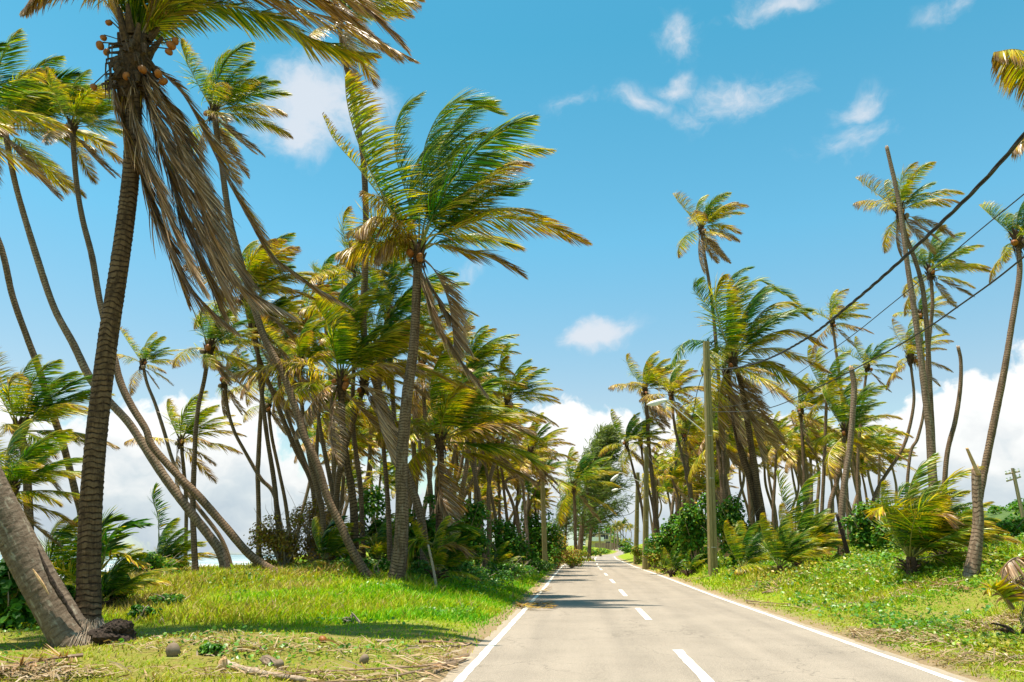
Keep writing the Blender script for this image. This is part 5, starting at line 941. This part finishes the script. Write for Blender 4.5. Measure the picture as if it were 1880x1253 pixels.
for px, py, rx_, ry_, n in [(1850, 1150, .7, .35, 2200), (1700, 1180, 1.0, .5, 700), (1780, 1215, 1.0, .5, 600), (1560, 1170, .8, .3, 500), (1640, 1100, 1.5, .5, 700), (600, 1248, 1.0, .10, 200), (60, 1245, .5, .15, 350), (420, 1190, .8, .3, 200), (700, 1200, 1.5, .5, 350), (1450, 1062, 1.2, .5, 800), (1350, 1050, 1.2, .5, 700), (880, 1220, .3, 1.0, 400), (1640, 1040, 1.2, 1, 900)]:
    p = G(px, py); straw(p[0], p[1], rx_, ry_, n)
tag(acc.build('straw_litter', [M['dry']]), 'scattered dry straw and leaf scraps on both verges', 'litter', None, 'stuff')
# fallen fronds
def fallen(label, pts, seed, dry=.95, wl=.4, nl=44, name='fallen_frond'):
    rng = np.random.default_rng(seed); P = []
    for x, y in pts:
        q = G(x, y); q[2] = max(gz(q[0], q[1]), rzc(q[1]) if abs(q[0]-rxc(q[1])) < HW else -9)+.07; P.append(q)
    P = np.array(P); b = P[0].copy(); acc = Acc(); leaf_rib(acc, spline(P-b, 20), rng, nl, 4, wl, .022, .12, .12, dry, .05, .08, .022, .12, .15, .3)
    d = acc.data(); gzz = ground(d['V'][:, 0]+b[0], d['V'][:, 1]+b[1])-b[2]+.01; d['V'][:, 2] = np.maximum(d['V'][:, 2], gzz)
    o = mk(name, d['V'], d['Q'], d['T'], d['attrs'], [M['leaf'], M['stem']], d['qm'], d['tm']); o.location = tuple(b); return tag(o, label, 'palm frond')
fallen('dry palm frond lying along the bottom edge of the left verge', [(860,1212),(790,1232),(700,1240),(600,1246),(500,1252)], 1, .97, .42, 34)
fallen('dry grey frond strip lying below it at the bottom edge', [(840,1225),(760,1246),(680,1262),(560,1266)], 2, 1.0, .42, 26)
fallen('orange-brown frond scrap lying across the left road edge', [(948,1112),(965,1118),(985,1122),(1012,1121)], 3, .66, .3, 36)
fallen('orange-brown frond tangle beside the scrap on the left road edge', [(955,1119),(975,1112),(1000,1114),(1018,1119)], 23, .70, .42, 70)
fallen('brown frond scrap on the left road edge farther up', [(984,1094),(1000,1086),(1013,1081)], 4, .7, .3, 26)
fallen('brown litter frond at the road edge near the left grove', [(1004,1043),(1020,1044),(1034,1045)], 5, .75, .35, 26)
fallen('reddish litter frond at the road edge farthest up on the left', [(1030,1037),(1045,1035),(1056,1034)], 6, .72, .35, 26)
fallen('grey-white dead frond lying on the vines right of the nearest timber pole', [(1400,1094),(1420,1086),(1440,1074),(1455,1068)], 7, 1.0, .55, 40)
fallen('silvery dead frond lying on the vines before the big bushy young palm', [(1660,1076),(1700,1075),(1740,1078),(1780,1088)], 8, 1.0, .5, 50)
fallen('dry frond bits at the lower edge of the right verge', [(1370,1108),(1410,1112),(1460,1116)], 9, .95, .25, 30)
fallen('torn tan frond at the lower left corner under the leaning palm', [(150,1215),(90,1222),(30,1235),(-30,1250)], 10, .97, .45, 60)
fallen('short dry frond beside the bark on the lower left verge', [(770,1188),(810,1188),(858,1190)], 11, .95, .2, 20)
# coconuts, bark, log on the ground
def gnut(label, px, py, r, m, el=1.2, name='fallen_coconut'):
    p = G(px, py); p[2] = gz(p[0], p[1])+r*.7; o = nut(name, p, r, M[m], None, np.random.default_rng(px), el); tag(o, label, 'coconut')
gnut('grey weathered coconut standing in the grass right of the black root mass', 317, 1205, .088, 'nutold')
gnut('orange-brown coconut at the edge of the tall grass', 592, 1180, .055, 'nut')
gnut('tan coconut half in shade on the trampled verge', 668, 1218, .06, 'nutold')
gnut('small dark coconut beside the pale log', 512, 1228, .06, 'nutold')
for lab, pts, r in [('pale stripped log end lying at the bottom edge left of the road', [(415,1226),(450,1236),(500,1246),(560,1256)], .045), ('thin grey branch lying near the left road edge', [(745,1188),(800,1189),(850,1187),(866,1182)], .016), ('forked dark twig lying beside the left road line', [(800,1236),(830,1222),(855,1212)], .018), ('small tan stick at the grass edge', [(690,1180),(705,1180),(722,1178)], .025)]:
    P = np.array([G(x, y) for x, y in pts]); P[:, 2] = ground(P[:, 0], P[:, 1])+r*.8; b = P[0].copy(); acc = Acc(); n = 20; tube(acc, spline(P-b, n), np.linspace(r, r*.6, n)*(1+.12*np.random.default_rng(3).normal(0, 1, n)), 8, 0); tag(acc.build('fallen_log' if r > .04 else 'fallen_branch', [M['wood']], loc=tuple(b), smooth=True), lab, 'log' if r > .04 else 'branch')
p = G(408, 1232); p[2] = gz(p[0], p[1]); o = lump('wood_stump', M['pith'], (0, 0, 0), (.05, .05, .10), 8, .25, 12); o.location = tuple(p+[0, 0, .06]); tag(o, 'broken orange husk standing at the end of the pale log', 'husk')
p = G(495, 1222); p[2] = gz(p[0], p[1]); o = lump('bark_piece', M['nutold'], (0, 0, 0), (.15, .07, .05), 18, .3, 12); o.location = tuple(p+[0, 0, .04]); o.rotation_euler = (0, .25, -.4); tag(o, 'grey curled bark piece beside the small dark coconut', 'bark')
p = G(385, 1203); bush('little dark tuft of creeping leaves on the lower left verge', 385, 1200, float(p[1]), 30, 14, 260, .06, .1, m='vine', name='creeper_tuft', cat='vines', twigs=3)
print('objects', len(bpy.data.objects), [o['label'] for o in bpy.data.objects if 'label' in o and not 4 <= len(o['label'].replace('-',' ').split()) <= 16])
